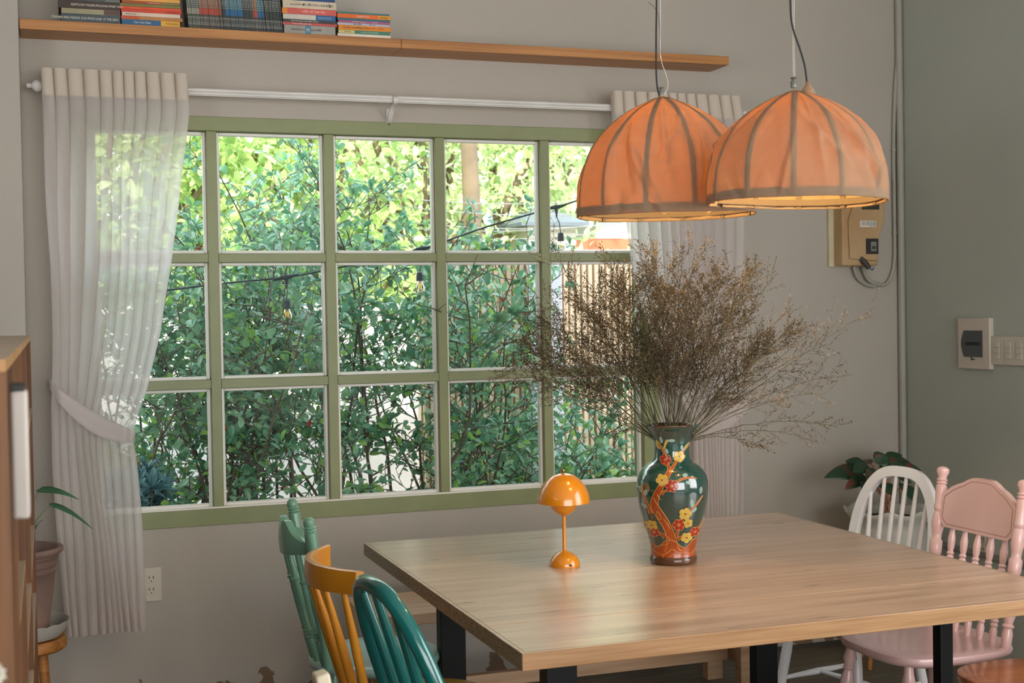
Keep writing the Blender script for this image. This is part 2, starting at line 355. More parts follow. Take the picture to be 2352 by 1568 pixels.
stack([(776, 898, 6.5 * PX, '#ded3bf', 'thin white book at the bottom of the short end stack', [], []),
       (778, 896, 8 * PX, '#3c7d68', 'green book with yellow end second up in the short end stack', [('LỜI VÀNG CỦA NGƯỜI LỚN', .6, .4, 'w', 1), ('NHÀ VĂN', .17, .4, 'k', 1)], [(0, .31, '#cfc07c')]),
       (778, 899, 10.5 * PX, '#e08a1e', 'orange book with dark capitals third up in the short end stack', [('Từ CÁC LOÀI ĐỘNG VẬT', .32, .5, 'k', .95), ('PHẬT GIÁO', .72, .6, 'r', 1.1), ('trong', .56, .25, 'k', 1)], []),
       (776, 896, 5.5 * PX, '#b8b3c0', 'thin lavender grey book fourth up in the short end stack', [('BỒI DƯỠNG', .38, .6, 'k', 1), ('ĐIỂU MAY', .66, .6, 'k', 1)], []),
       (778, 897, 5.5 * PX, '#a5587e', 'thin plum pink book fifth up in the short end stack', [('NHỮNG ĐÊM KHÔNG NGỦ', .4, .5, 'w', 1), ('TRÍ TUỆ', .7, .6, 'w', 1)], []),
       (776, 897, 5 * PX, '#2f6a72', 'thin teal book sixth up in the short end stack', [], []),
       (776, 899, 9.5 * PX, '#e4671f', 'bright orange book with white title seventh up in the short end stack', [('GoleYoU', .47, .72, 'w', 1.1), ('Lyzhông', .86, .6, 'k', 1)], [(.76, 1, '#e49a2c')]),
       (776, 896, 4 * PX, '#3c7676', 'thin sea green book on top of the short end stack', [], [])], 'books in the short end stack')
# upright comics: thin spines, each a book
def spinemat(name, c1, c2, band):
    m = bpy.data.materials.new(name); m.use_nodes = True; nt = m.node_tree; b = nt.nodes['Principled BSDF']; b.inputs['Roughness'].default_value = .35
    tc = node(nt, 'ShaderNodeTexCoord'); sp = node(nt, 'ShaderNodeSeparateXYZ'); nt.links.new(tc.outputs['Object'], sp.inputs[0])
    cr = node(nt, 'ShaderNodeValToRGB'); mr = node(nt, 'ShaderNodeMapRange'); mr.inputs['From Max'].default_value = .176
    nt.links.new(sp.outputs['Z'], mr.inputs['Value']); nt.links.new(mr.outputs[0], cr.inputs[0]); cr.color_ramp.interpolation = 'CONSTANT'
    e = cr.color_ramp.elements; e[0].color = lin(c1); e[0].position = 0; e[1].color = lin(band); e[1].position = .30
    q = e.new(.42); q.color = lin(c2)
    # broken white lettering down the middle of the spine
    nz = node(nt, 'ShaderNodeTexNoise'); nz.inputs['Scale'].default_value = 260; mp = node(nt, 'ShaderNodeMapping'); mp.inputs['Scale'].default_value = (1, 0, .8)
    nt.links.new(tc.outputs['Object'], mp.inputs[0]); nt.links.new(mp.outputs[0], nz.inputs['Vector'])
    g1 = node(nt, 'ShaderNodeMath', operation='GREATER_THAN'); g1.inputs[1].default_value = .5; nt.links.new(nz.outputs['Fac'], g1.inputs[0])
    ab = node(nt, 'ShaderNodeMath', operation='ABSOLUTE'); nt.links.new(sp.outputs['X'], ab.inputs[0])
    l1 = node(nt, 'ShaderNodeMath', operation='LESS_THAN'); l1.inputs[1].default_value = .0009; nt.links.new(ab.outputs[0], l1.inputs[0])
    cr2 = node(nt, 'ShaderNodeValToRGB'); cr2.color_ramp.interpolation = 'CONSTANT'; nt.links.new(mr.outputs[0], cr2.inputs[0])
    e = cr2.color_ramp.elements; e[0].color = (0, 0, 0, 1); e[1].position = .08; e[1].color = (1, 1, 1, 1); q = e.new(.26); q.color = (0, 0, 0, 1); q = e.new(.44); q.color = (1, 1, 1, 1)
    m1 = node(nt, 'ShaderNodeMath', operation='MULTIPLY'); m2 = node(nt, 'ShaderNodeMath', operation='MULTIPLY')
    nt.links.new(g1.outputs[0], m1.inputs[0]); nt.links.new(l1.outputs[0], m1.inputs[1]); nt.links.new(m1.outputs[0], m2.inputs[0]); nt.links.new(cr2.outputs[0], m2.inputs[1])
    mx = node(nt, 'ShaderNodeMix', data_type='RGBA'); nt.links.new(m2.outputs[0], mx.inputs['Factor']); nt.links.new(cr.outputs[0], mx.inputs['A']); mx.inputs['B'].default_value = lin('#b9b8ac')
    nt.links.new(mx.outputs['Result'], b.inputs['Base Color'])
    return m
kinds = {'grey': (spinemat('comic_grey', '#3d4438', '#4d5450', '#8a8878'), 'thin grey upright comic leaning at the start of the comic row', 'grey comics at the start of the row'),
         'orange': (spinemat('comic_orange', '#3a3630', '#7a4a2c', '#a4402a'), 'thin upright comic with a brown and red spine in the comic row', 'brown and red comics in the row'),
         'teal': (spinemat('comic_teal', '#1c2a2c', '#22606e', '#1a5a86'), 'thin upright comic with a teal blue spine in the comic row', 'teal comics in the row'),
         'black': (spinemat('comic_black', '#1c2424', '#1f2a2a', '#243232'), 'thin upright comic with a black spine in the comic row', 'black comics in the row')}
seq = ['grey'] * 8 + ['orange'] * 14 + ['black'] * 3 + ['teal'] * 11 + ['black'] * 7 + ['orange'] * 3 + ['teal'] * 4 + ['black'] * 12
x0 = xat(424, 60); x1 = xat(649, 60); step = (x1 - x0 - .012) / len(seq)
cm = {}
for i, k in enumerate(seq):
    if k not in cm:
        q = MB().box(-step * .47, step * .47, 0, .115, 0, .176); me = bpy.data.meshes.new('comic_book'); me.from_pydata(q.v, [], q.f); me.materials.append(kinds[k][0]); cm[k] = me
    o = bpy.data.objects.new('comic_book', cm[k]); COL.objects.link(o); o.location = (x0 + .016 + (i + .5) * step, SY + .012 + rnd.uniform(0, .006), SZ1 + .0003); o.rotation_euler = (0, -.075, 0)
    tag(o, kinds[k][1], 'book', kinds[k][2])

#=SECTION= curtains
M_RAIL = mat('white_curtain_rail', '#d9d6d0', .35)
M_SHEER = sheer('sheer_curtain_voile', '#f6efec', .22, .60)
M_SHEER2 = sheer('doubled_curtain_heading', '#e2d6c8', .0, .3)
rod = thing('curtain_rod', 'white ribbed curtain pole running above the window between finials', 'curtain rod', (0, -.10, 2.327))
rb = MB(); sec = [(math.cos(a) * (1 + .12 * math.cos(a * 9)), math.sin(a) * (1 + .12 * math.cos(a * 9))) for a in [2 * PI * i / 54 for i in range(54)]]
rb.tube([(.03, 0, 0), (1.3, 0, 0), (2.74, 0, .0)], .0125, sec=sec); rb.build('pole', M_RAIL, rod, smooth=True, angle=25)
fp = [(.004, 0), (.008, .002), (.009, .012), (.0075, .016), (.018, .026), (.022, .036), (.018, .047), (.009, .054), (.011, .062), (.013, .066)]
fb = MB().lathe(fp, 16).build('finial', M_RAIL, rod, smooth=True); fb.location = (-.045, 0, 0); fb.rotation_euler = (0, PI / 2, 0)
fb2 = fb.copy(); COL.objects.link(fb2); fb2.location = (2.815, 0, 0); fb2.rotation_euler = (0, -PI / 2, 0)
def bracket(x):
    q = MB(); pts = [(x, 0, .016), (x, -.016, .004), (x, -.012, -.014), (x, .02, -.02), (x, .05, -.035), (x, .075, -.06), (x, .097, -.075)]
    q.tube(spline(pts, 5), 1, sec=[(-.009, -.002), (.009, -.002), (.009, .002), (-.009, .002)]); q.box(x - .011, x + .011, .095, .1, -.092, -.02)
    b = q.build('bracket', M_RAIL, rod, bevel=.001)
    sc = MB().sphere((x, .093, -.082), .004).build('screw', mat('steel_screw', '#8d8a84', .3, metal=.9), b, smooth=True)
for x in (.04, 1.288, 2.73): bracket(x)
def curtain(label, XLf, XRf, ztop, zbot, nf, seed, tie):
    R = random.Random(seed); ph = [R.uniform(-.25, .25) for _ in range(nf + 2)]; am = [R.uniform(.7, 1.2) for _ in range(nf + 2)]
    t = thing('sheer_curtain', label, 'curtain', (0, 0, 0))
    def P(u, z):
        a, b = XLf(z), XRf(z); wd = b - a
        k = u * nf + .30 * math.sin(u * 9 + seed) * math.sin(PI * u); i = int(max(0, min(k, nf - 1e-6))); fr = k - i
        # rounded pleats at the heading that soften further down
        s = min(1, max(0, (ztop - z) / .45)); lob = abs(math.sin(PI * (k + ph[i] * .12 * s)))
        dep = .036 * (1 - s) * lob ** .55 + .026 * s * am[i] * lob ** .9
        low = .006 * math.sin(5 * z + u * 9 + seed)
        sq = u - (.115 * math.sin(2 * PI * k) / nf) * (1 - .3 * s) - .05 * s * math.sin(4 * PI * k) / nf
        return (a + wd * sq + low * s, -.120 - dep + low * s, z)
    nu = nf * 14; H = ztop - zbot
    head = .095; hem = .075
    MB().grid(lambda u, v: P(u, ztop - head - v * (H - head)), nu, 64).build('drop', M_SHEER, t, smooth=True, angle=180)
    MB().grid(lambda u, v: P(u, ztop - v * head), nu, 6).build('heading', M_SHEER2, t, smooth=True, angle=180)
    MB().grid(lambda u, v: tuple(a + b for a, b in zip(P(u, zbot + hem - v * hem), (0, -.0025, 0))), nu, 4).build('hem', M_SHEER, t, smooth=True, angle=180)
    tb = MB(); 
    def band(u, v):
        p = tie[0].lerp(tie[1], u) + Vector((0, -.165 * min(1, u * 9) * (1 - .45 * u ** 3) + .09 * u, -.035 * math.sin(PI * u) * (1 if tie[2] > 0 else .6)))
        return (p.x, p.y + .004 * math.sin(v * 7), p.z + (v - .5) * (.028 + .05 * math.sin(PI * u) ** .7))
    tb.grid(band, 26, 6)
    def band2(u, v):
        p = tie[0].lerp(tie[1], u) + Vector((0, .05 * math.sin(PI * u), -.02 * math.sin(PI * u)))
        return (p.x, p.y, p.z + (v - .5) * .04)
    tb.grid(band2, 16, 3)
    tb.build('tieback', M_SHEER, t, smooth=True, angle=180, solid=.002)
    hk = MB().tube([(tie[0].x, -.001, tie[0].z), (tie[0].x, -.03, tie[0].z), (tie[0].x + .008, -.045, tie[0].z + .012)], .003).build('hook', M_RAIL, t, smooth=True)
    return t
def lerps(tab):
    def f(z):
        for (z0, a), (z1, b) in zip(tab[:-1], tab[1:]):
            if z0 >= z >= z1:
                k = (z0 - z) / (z0 - z1); k = k * k * (3 - 2 * k)
                return a + (b - a) * k
        return tab[-1][1] if z < tab[-1][0] else tab[0][1]
    return f
def lin_t(tab):
    zs = [-a for a, b in tab]; vs = [b for a, b in tab]
    return lambda z: float(np.interp(-z, zs, vs))
XLL = lin_t([(2.38, .004), (2.2, .010), (1.7, .022), (1.4, .016), (1.2, .008), (1.0, .012), (.7, .03), (.375, .045)])
XLR = lin_t([(2.38, .508), (2.25, .512), (2.0, .474), (1.7, .438), (1.45, .398), (1.25, .345), (1.13, .297), (1.06, .288), (.95, .298), (.7, .312), (.375, .325)])
curtain('sheer white curtain tied back beside the pilaster and potted plant', XLL, XLR, 2.383, .378, 11, 1, (Vector((.006, -.04, 1.272)), Vector((.296, -.11, 1.075)), 1))
XRL = lin_t([(2.385, 2.182), (2.2, 2.19), (1.88, 2.245), (1.6, 2.275), (1.43, 2.335), (1.2, 2.43), (1.05, 2.515), (.98, 2.53), (.8, 2.535), (.378, 2.54)])
XRR = lin_t([(2.385, 2.765), (2.25, 2.79), (1.9, 2.785), (1.3, 2.765), (1.0, 2.76), (.6, 2.752), (.378, 2.745)])
curtain('sheer white curtain tied back at the window end near the flower vase', XRL, XRR, 2.388, .378, 12, 2, (Vector((2.79, -.04, 1.15)), Vector((2.53, -.11, 1.0)), 1))

#=SECTION= wallbits
# ------------------------------------------------------------------ wall fittings
M_IV = mat('ivory_plastic', '#c9c1b2', .45, var=.03); M_DK = mat('dark_slot', '#2a2825', .6); M_PAINTED = mat('painted_conduit', '#a2a094', .55, var=.04)
def outlet(name, label, org, rz, w_=.075, h=.125):
    t = thing(name, label, 'outlet', org, rz)
    box('cover_plate', M_IV, -w_ / 2, w_ / 2, -.008, 0, 0, h, t, .002)
    for zc in (h * .33, h * .68):
        s = MB().box(-.016, .016, -.0095, -.0075, zc - .016, zc + .016).build('socket_face', M_IV, t, bevel=.001)
        MB().box(-.009, -.006, -.0105, -.009, zc, zc + .009).box(.006, .009, -.0105, -.009, zc, zc + .009).box(-.002, .002, -.0105, -.009, zc - .011, zc - .007).build('slots', M_DK, s)
outlet('power_outlet', 'ivory double socket on the wall beside the tied left curtain', (.348, 0, .452), 0)
outlet('power_outlet', 'ivory double socket low on the right wall behind the pink chair', (XR, -.54, .44), -PI / 2)
# breaker cover and switches on the right wall
bc = thing('breaker_panel', 'white breaker cover with a dark curved window on the right wall', 'electrical panel', (XR, -.51, 1.233), -PI / 2)
q = MB(); n = 14; W, H = .2, .212
q.prism([(-W / 2, 0), (W / 2, 0), (W / 2, H), (-W / 2, H)], -.022, 0, 'y'); q.build('cover', mat('white_panel_plastic', '#ccc2b4', .45), bc, bevel=.003)
poly = [(.057, .050), (-.058, .050)] + [(-.058 - .018 * math.sin(PI * i / n), .05 + .11 * i / n) for i in range(1, n)] + [(-.058, .160), (.057, .160)]
MB().prism(poly, -.0245, -.0215, 'y').build('window', mat('smoked_window', '#27323a', .15, coat=1), bc)
bk = MB()
for i in range(5): bk.box(-.045 + i * .019, -.030 + i * .019, -.0262, -.0245, .098, .112)
bk.build('breaker_levers', M_DK, bc)
MB().box(-.012, .008, -.0255, -.022, .038, .042).box(-.012, -.008, -.0255, -.022, .038, .05).build('latch', M_DK, bc)
sw = thing('switch_bank', 'ivory wall switch bank joined to the breaker cover', 'light switch', (XR, -.612, 1.255), -PI / 2)
for i in range(5):
    pl = MB().box(.066 * i, .066 * (i + 1) - .0015, -.014, 0, 0, .115).build('switch_plate', M_IV, sw, bevel=.0015)
    for j in range(3): MB().box(.066 * i + .018, .066 * (i + 1) - .018, -.0175, -.0138, .024 + j * .023, .045 + j * .023).build('rocker', M_IV, pl, bevel=.001)
sw.scale = (1, 1, 1)
# corner conduits
def tubething(name, label, cat, pts, r, mt, clips=()):
    t = thing(name, label, cat, pts[0]); o0 = Vector(pts[0])
    MB().tube([Vector(p) - o0 for p in pts], r, 12).build('tube', mt, t, smooth=True)
    for c in clips: MB().lathe([(r + .001, -.004), (r + .004, -.004), (r + .004, .004), (r + .001, .004)], 14, tuple(Vector(c) - o0)).build('clip', mt, t, smooth=True)
    return t
tubething('conduit', 'fat painted conduit standing in the wall corner', 'conduit', [(XR - .018, -.017, CE), (XR - .018, -.017, 0)], .0165, M_PAINTED)
cp = spline([(3.672 - .02, -.013, CE), (3.645, -.013, 2.75), (3.622, -.011, 2.45), (3.612, -.011, 2.2), (3.612, -.011, 1.85), (3.612, -.011, 1.74), (3.60, -.011, 1.655), (3.565, -.012, 1.60), (3.51, -.015, 1.60), (3.46, -.02, 1.625), (3.425, -.03, 1.69)], 6)
tubething('conduit', 'thin painted conduit curving from the ceiling corner to the meter box', 'conduit', cp, .0085, M_PAINTED, [(3.612, -.011, 2.2), (3.612, -.011, 1.83)])
# meter box
mb = thing('meter_box', 'beige plastic meter box on the wall under the front pendant', 'electrical box', (3.267, 0, 1.680))
M_BG = mat('aged_beige_plastic', '#b89a72', .55, col2='#a68459', scale=4)
box('back_board', mat('ivory_back_board', '#cfc3a2', .6, var=.08), 0, .2, -.018, 0, -.002, .42, mb, .002)
q = MB(); q.box(.024, .205, -.085, -.018, 0, .41); q.build('body', M_BG, mb, bevel=.006)
lid = [(.055, .03), (.195, .02), (.205, .12), (.232, .2), (.235, .38), (.2, .40), (.07, .40), (.07, .25), (.05, .2)]
MB().prism(lid, -.098, -.085, 'y').build('lid', M_BG, mb, bevel=.004)
bw = MB().box(.135, .197, -.101, -.096, .05, .118).build('breaker_window', M_DK, mb)
MB().box(.157, .185, -.105, -.1, .062, .104).build('breaker', mat('grey_breaker', '#7d7d78', .5), bw, bevel=.001)
MB().box(.163, .169, -.108, -.104, .072, .084).box(.173, .179, -.108, -.104, .072, .084).build('lever', M_DK, bw)
MB().box(.115, .205, -.101, -.096, .245, .34).build('meter_window', mat('meter_glass', '#3c3a32', .1, coat=1), mb, bevel=.002)
lb = MB().box(.105, .187, -.1, -.097, .168, .196).build('label', mat('paper_label', '#dcd8cf', .7), mb)
for k, z in enumerate((.19, .184, .178)): text('CONG TO DIEN  220V  5(20)A', .0055, M_TK, lb, (.148, -.1004, z), (PI / 2, 0, 0))
MB().box(.15, .182, -.1004, -.0998, .172, .1735).build('barcode', M_TK, lb)
gl = MB().tube([(.11, -.09, .035), (.125, -.1, .015), (.145, -.105, -.012)], [.010, .013, .011], 10).build('cable_gland', mat('dark_rubber', '#3a3630', .6), mb, smooth=True)
MB().tube([(.145, -.105, -.012), (.16, -.108, -.02), (.17, -.105, -.01)], .003, 8).build('blue_cable', mat('blue_cable', '#3d5d86', .4), mb, smooth=True)
MB().tube(spline([(.118, -.03, .0), (.14, -.024, -.05), (.19, -.02, -.082), (.235, -.018, -.09)], 5), .008, 8).build('grey_hose', M_PAINTED, mb, smooth=True)

#=SECTION= furniture
# ------------------------------------------------------------------ table
def tablemat(name, c1, c2, rough):
    m = mat(name, c1, rough, col2=c2, scale=2.2, stretch=(.9, 16, 16), detail=8, bump=.10, bscale=5, ramp=(.30, .68))
    nt = m.node_tree; b = nt.nodes['Principled BSDF']; base = b.inputs['Base Color'].links[0].from_socket
    tc = node(nt, 'ShaderNodeTexCoord'); mp = node(nt, 'ShaderNodeMapping'); mp.inputs['Scale'].default_value = (3.2, 26, 8)
    nz = node(nt, 'ShaderNodeTexNoise'); nz.inputs['Scale'].default_value = 2.1; nz.inputs['Detail'].default_value = 3; nz.inputs['Distortion'].default_value = .6
    nt.links.new(tc.outputs['Object'], mp.inputs[0]); nt.links.new(mp.outputs[0], nz.inputs['Vector'])
    cr = node(nt, 'ShaderNodeValToRGB'); nt.links.new(nz.outputs['Fac'], cr.inputs[0]); cr.color_ramp.elements[0].position = .27; cr.color_ramp.elements[0].color = (.16, .12, .10, 1)
    cr.color_ramp.elements[1].position = .335; cr.color_ramp.elements[1].color = (1, 1, 1, 1)
    mx = node(nt, 'ShaderNodeMix', data_type='RGBA', blend_type='MULTIPLY'); mx.inputs['Factor'].default_value = .75
    nt.links.new(base, mx.inputs['A']); nt.links.new(cr.outputs[0], mx.inputs['B']); nt.links.new(mx.outputs['Result'], b.inputs['Base Color'])
    b.inputs['Coat Weight'].default_value = .5; b.inputs['Coat Roughness'].default_value = .22
    return m
M_TAB = tablemat('pine_table_wood', '#c9ab92', '#a98a70', .30)
M_TEDGE = mat('end_grain', '#9c8268', .6, col2='#7d664f', scale=14, stretch=(1, 3, 9), bump=.3, bscale=20)
M_TFRONT = mat('table_front_edge', '#b78d63', .45, col2='#9a7048', scale=3, stretch=(.8, 16, 20), bump=.1, bscale=8)
M_STEEL = mat('black_steel', '#050607', .5, spec=.25)
TX0, TX1, TY0, TY1, TZ = .972, 2.524, -2.348, -.805, .75
tb = thing('dining_table', 'large square light wood dining table on black steel legs', 'table', (TX0, TY0, 0))
W, D = TX1 - TX0, TY1 - TY0; th = .040
seam = -2.072 - TY0
def board(n, y0, y1): 
    o = MB().box(0.0, W, y0, y1, TZ - th, TZ).build('tabletop_plank', [M_TAB, M_TEDGE], tb, bevel=.0018)
    o.data.materials.append(M_TFRONT)
    for p in o.data.polygons:
        if abs(p.normal.x) > .9: p.material_index = 1
        elif abs(p.normal.y) > .9: p.material_index = 2
    return o
board(0, 0, seam - .0008); board(1, seam + .0008, D)
M_GR = mat('groove_shadow_line', '#6b533f', .8)
q = MB(); e = .010
for a in ((e, W - e, e, e + .0013), (e, e + .0013, e, D - e), (W - e - .0013, W - e, e, D - e), (e, W - e, D - e - .0013, D - e)): q.box(a[0], a[1], a[2], a[3], TZ - .0005, TZ + .00018)
q.build('edge_groove_shadow', M_GR, tb)  # thin dark strips stand for the groove's shadow, no groove is cut
for (x, y, wx, wy) in ((1.152, -2.10, .08, .05), (1.172, -1.125, .08, .05), (2.262, -2.105, .040, .035), (2.262, -1.15, .08, .05)):
    lg = MB().box(x - wx / 2 - TX0, x + wx / 2 - TX0, y - wy / 2 - TY0, y + wy / 2 - TY0, 0, TZ - th - .006).build('leg', M_STEEL, tb, bevel=.002)
for x in (1.162, 2.262):
    MB().box(x - .04 - TX0, x + .04 - TX0, .12, D - .22, TZ - th - .006, TZ - th).build('steel_rail', M_STEEL, tb)
# bench along the wall
M_BEN = mat('pale_pine_bench', '#cda987', .45, col2='#b8906c', scale=3, stretch=(.7, 14, 14), detail=7, bump=.08, bscale=8)
bn = thing('bench', 'pale pine bench standing under the window behind the table', 'bench', (1.03, -.6, 0))
box('seat_board', M_BEN, 0, 1.62, 0, .375, .412, .45, bn, .003)
def benchleg(x, y, lean):
    MB().tube([(x, y, .411), (x + lean, y, 0)], 1, sec=[(-.035, -.022), (.035, -.022), (.035, .022), (-.035, .022)]).build('leg', M_BEN, bn, bevel=.002)
for x in (.12, 1.50):
    benchleg(x, .05, 0); benchleg(x, .325, 0)
    box('side_stretcher', M_BEN, x - .015, x + .015, .074, .301, .12, .17, bn, .002)
box('long_stretcher', M_BEN, .136, 1.484, .165, .20, .115, .165, bn, .002)

# ------------------------------------------------------------------ chairs (local frame: +x is the front of the seat)
def seatshape(dx, dy, k=2.6, n=36, back=.86):
    out = []
    for i in range(n):
        a = 2 * PI * i / n; c, s = math.cos(a), math.sin(a)
        x = dx * math.copysign(abs(c) ** (2 / k), c); y = dy * math.copysign(abs(s) ** (2 / k), s)
        if x < 0: y *= 1 - (1 - back) * (-x / dx)
        out.append((x, y))
    return out
def seat(mt, par, dx, dy, z=.45, th=.035, k=2.6, back=.86):
    P = seatshape(dx, dy, k, back=back); q = MB(); lv = [(.90, -th), (.985, -th * .72), (1.0, -th * .4), (.985, -.003), (.95, 0), (.7, -.002), (.35, -.008)]
    n = len(P); vs = [(x * s_, y * s_, z + h) for s_, h in lv for x, y in P]
    fs = [(i * n + j, i * n + (j + 1) % n, (i + 1) * n + (j + 1) % n, (i + 1) * n + j) for i in range(len(lv) - 1) for j in range(n)] + [tuple(range(n - 1, -1, -1)), tuple(range((len(lv) - 1) * n, len(lv) * n))]
    return q.add(vs, fs).build('seat', mt, par, smooth=True, angle=50)
P_PLAIN = [(0, .013), (.1, .015), (.35, .019), (.6, .018), (1, .012)]
P_TURN = [(0, .014), (.06, .016), (.12, .022), (.17, .014), (.19, .019), (.21, .014), (.25, .020), (.4, .026), (.5, .022), (.56, .015), (.58, .021), (.61, .021), (.63, .015), (.66, .022), (.72, .020), (.76, .014), (1, .011)]
def legs(mt, par, x0, y0, x1, y1, prof, ztop=.42, stretch=True, cross=True):
    pos = {}
    for sx_ in (1, -1):
        for sy in (1, -1):
            a = Vector((x0 * sx_, y0 * sy * (1 if sx_ > 0 else .85), ztop)); b = Vector((x1 * sx_, y1 * sy * (1 if sx_ > 0 else .9), 0))
            MB().turned(b, a, [(1 - t, r) for t, r in reversed(prof)]).build('leg', mt, par, smooth=True); pos[(sx_, sy)] = (a, b)
    if stretch:
        mid = []
        for sy in (1, -1):
            a = pos[(1, sy)]; b = pos[(-1, sy)]; p = a[0].lerp(a[1], .58); q = b[0].lerp(b[1], .58)
            MB().turned(p, q, [(0, .007), (.12, .008), (.5, .0125), (.88, .008), (1, .007)]).build('side_stretcher', mt, par, smooth=True); mid.append(p.lerp(q, .5))
        if cross: MB().turned(mid[0], mid[1], [(0, .007), (.5, .012), (1, .007)]).build('cross_stretcher', mt, par, smooth=True)
def bowback(mt, par, xb, half, ztop, z0=.44, lean=.10, r=.013, sec=None, nsp=7, spr=.0065, belly=1.0, spr0=None):
    """hoop back rising from the seat, spindles inside it"""
    def hoop(t):   # t -1..1
        a = t * PI / 2 ; H = ztop - z0
        y = half * math.sin(a * 1.0) * (1 if abs(t) < 2 else 1)
        # wide at mid height, slightly narrower at the seat
        s = 1 - abs(t)
        h = 1 - abs(t) ** 2.3 if abs(t) < 1 else 0
        y = half * math.copysign(abs(math.sin(a)) ** .85, t) * (1 - .17 * max(0, (abs(t) - .55) / .45) ** 1.5)
        zz = z0 + H * (1 - (1 - math.cos(a)) ** 1.25)
        return Vector((xb - lean * (zz - z0) / H * (1 + .25 * ((zz - z0) / H)), y, zz))
    path = [hoop(-1 + 2 * i / 40) for i in range(41)]
    MB().tube(path, r if sec is None else 1, 12, sec=sec).build('bow', mt, par, smooth=True, angle=40 if sec else 180)
    for i in range(nsp):
        f = (i + 1) / (nsp + 1) * 2 - 1; yb = f * half * .72
        yt = f * half * .93
        # top on the hoop where y matches
        best = min(path[4:-4], key=lambda p: abs(p.y - yt)); pr = [(0, spr * .8), (.3, spr * 1.25), (1, spr * .75)]
        MB().turned((xb - .004, yb, z0), best, pr).build('spindle', mt, par, smooth=True)
def chair(name, label, loc, rz, group=None): return thing(name, label, 'chair', (loc[0], loc[1], 0), rz, group)
G = 'dining chairs around the table'
# white windsor
M_WHITE = mat('white_chair_paint', '#f4f0ef', .32, var=.03, coat=.3)
c = chair('windsor_chair', 'white painted bow-back chair in front of the corner planter', (2.672, -1.066), PI + math.radians(14), G)
seat(M_WHITE, c, .205, .21); legs(M_WHITE, c, .145, .145, .20, .20, P_PLAIN)
bowback(M_WHITE, c, -.170, .205, .897, lean=.075, sec=[(-.0115, -.019), (.0115, -.019), (.0115, .019), (-.0115, .019)], nsp=6, spr=.0088)
# pink
M_PINK = mat('pink_chair_paint', '#ecc2bc', .26, var=.04, coat=.4)
c = chair('spindle_chair', 'pink painted chair with a carved crest panel and turned posts', (2.575, -1.578), PI, G)
seat(M_PINK, c, .238, .222, k=3.2, back=.95).location = (-.022, 0, 0)
legs(M_PINK, c, .15, .15, .19, .185, P_TURN)
PP = [(0, .011), (.02, .015), (.1, .017), (.13, .013), (.145, .019), (.16, .013), (.2, .018), (.42, .0205), (.44, .015), (.455, .0195), (.47, .0205), (.53, .0205), (.545, .015), (.58, .0165), (.63, .0215), (.69, .0185), (.715, .014), (.73, .0185), (.745, .0185), (.76, .0165), (.83, .0175), (.875, .0185), (.885, .014), (.895, .0195), (.905, .014), (.915, .0195), (.925, .0135), (.945, .016), (.965, .021), (.985, .020), (.997, .012), (1, .004)]
yb, yt = .188, .196
for s in (1, -1): MB().turned((-.172, yb * s, .44), (-.245, yt * s, .962), PP, 16).build('back_post', M_PINK, c, smooth=True)
def crestz(t):
    return float(np.interp(abs(t), [0, .12, .25, .36, .48, .62, .75, .88, 1], [.941, .9415, .940, .933, .921, .913, .902, .886, .872]))
N = 32; hw = .184
top = [(hw * (-1 + 2 * i / N), crestz(-1 + 2 * i / N)) for i in range(N + 1)]
bot = [(.184, .795), (.155, .768), (-.155, .768), (-.184, .795)]
poly = top + bot
def backx(z): return -.172 - .073 * (z - .44) / .522
q = MB(); nn = len(poly); vs = []
for s, off in ((1, .009), (-1, -.009)): vs += [(backx(z) + off + -.012 * math.cos(y_ / hw * PI / 2), y_, z) for y_, z in poly]
q.add(vs, [tuple(range(nn)), tuple(range(2 * nn - 1, nn - 1, -1))] + [(i, nn + i, nn + (i + 1) % nn, (i + 1) % nn) for i in range(nn)])
cp_ = q.build('crest_panel', M_PINK, c)
bm = bmesh.new(); bm.from_mesh(cp_.data); bmesh.ops.triangulate(bm, faces=[f for f in bm.faces if len(f.verts) > 4]); bmesh.ops.recalc_face_normals(bm, faces=bm.faces); bm.to_mesh(cp_.data); bm.free()
ins = [(y_ * .95, z - .012) for y_, z in top[1:-1]] + [(.166, .800), (.145, .779), (-.145, .779), (-.166, .800)]
ins = ins + [ins[0]]
MB().tube([(backx(z) + .0092 - .012 * math.cos(y_ / hw * PI / 2), y_, z) for y_, z in ins], .0011, 6, cap=False).build('carved_line', mat('carved_line_pink', '#a9716a', .6), cp_)
PS = [(0, .008), (.04, .010), (.12, .0125), (.16, .009), (.18, .0125), (.20, .009), (.22, .0125), (.24, .009), (.28, .011), (.5, .0125), (.62, .0115), (.64, .0085), (.66, .0125), (.68, .0085), (.70, .0125), (.72, .0085), (.74, .0125), (.76, .0085), (.80, .011), (.88, .0125), (.96, .008), (1, .006)]
for i in range(5):
    y_ = -.125 + .0625 * i
    MB().turned((-.178, y_ * .95, .445), (backx(.768) - .010, y_ * 1.02, .771), PS, 12).build('spindle', M_PINK, c, smooth=True)
# orange wood chair
M_OR = mat('orange_varnished_wood', '#c9702c', .28, col2='#a85518', scale=4, stretch=(.6, 12, 12), coat=.5)
c = chair('spindle_chair', 'orange varnished wooden chair at the near end of the table', (2.63, -2.075), PI, G)
seat(M_OR, c, .215, .215, k=3.0, back=.92); legs(M_OR, c, .15, .15, .19, .19, P_PLAIN)
bowback(M_OR, c, -.18, .19, .93, lean=.11, nsp=6)
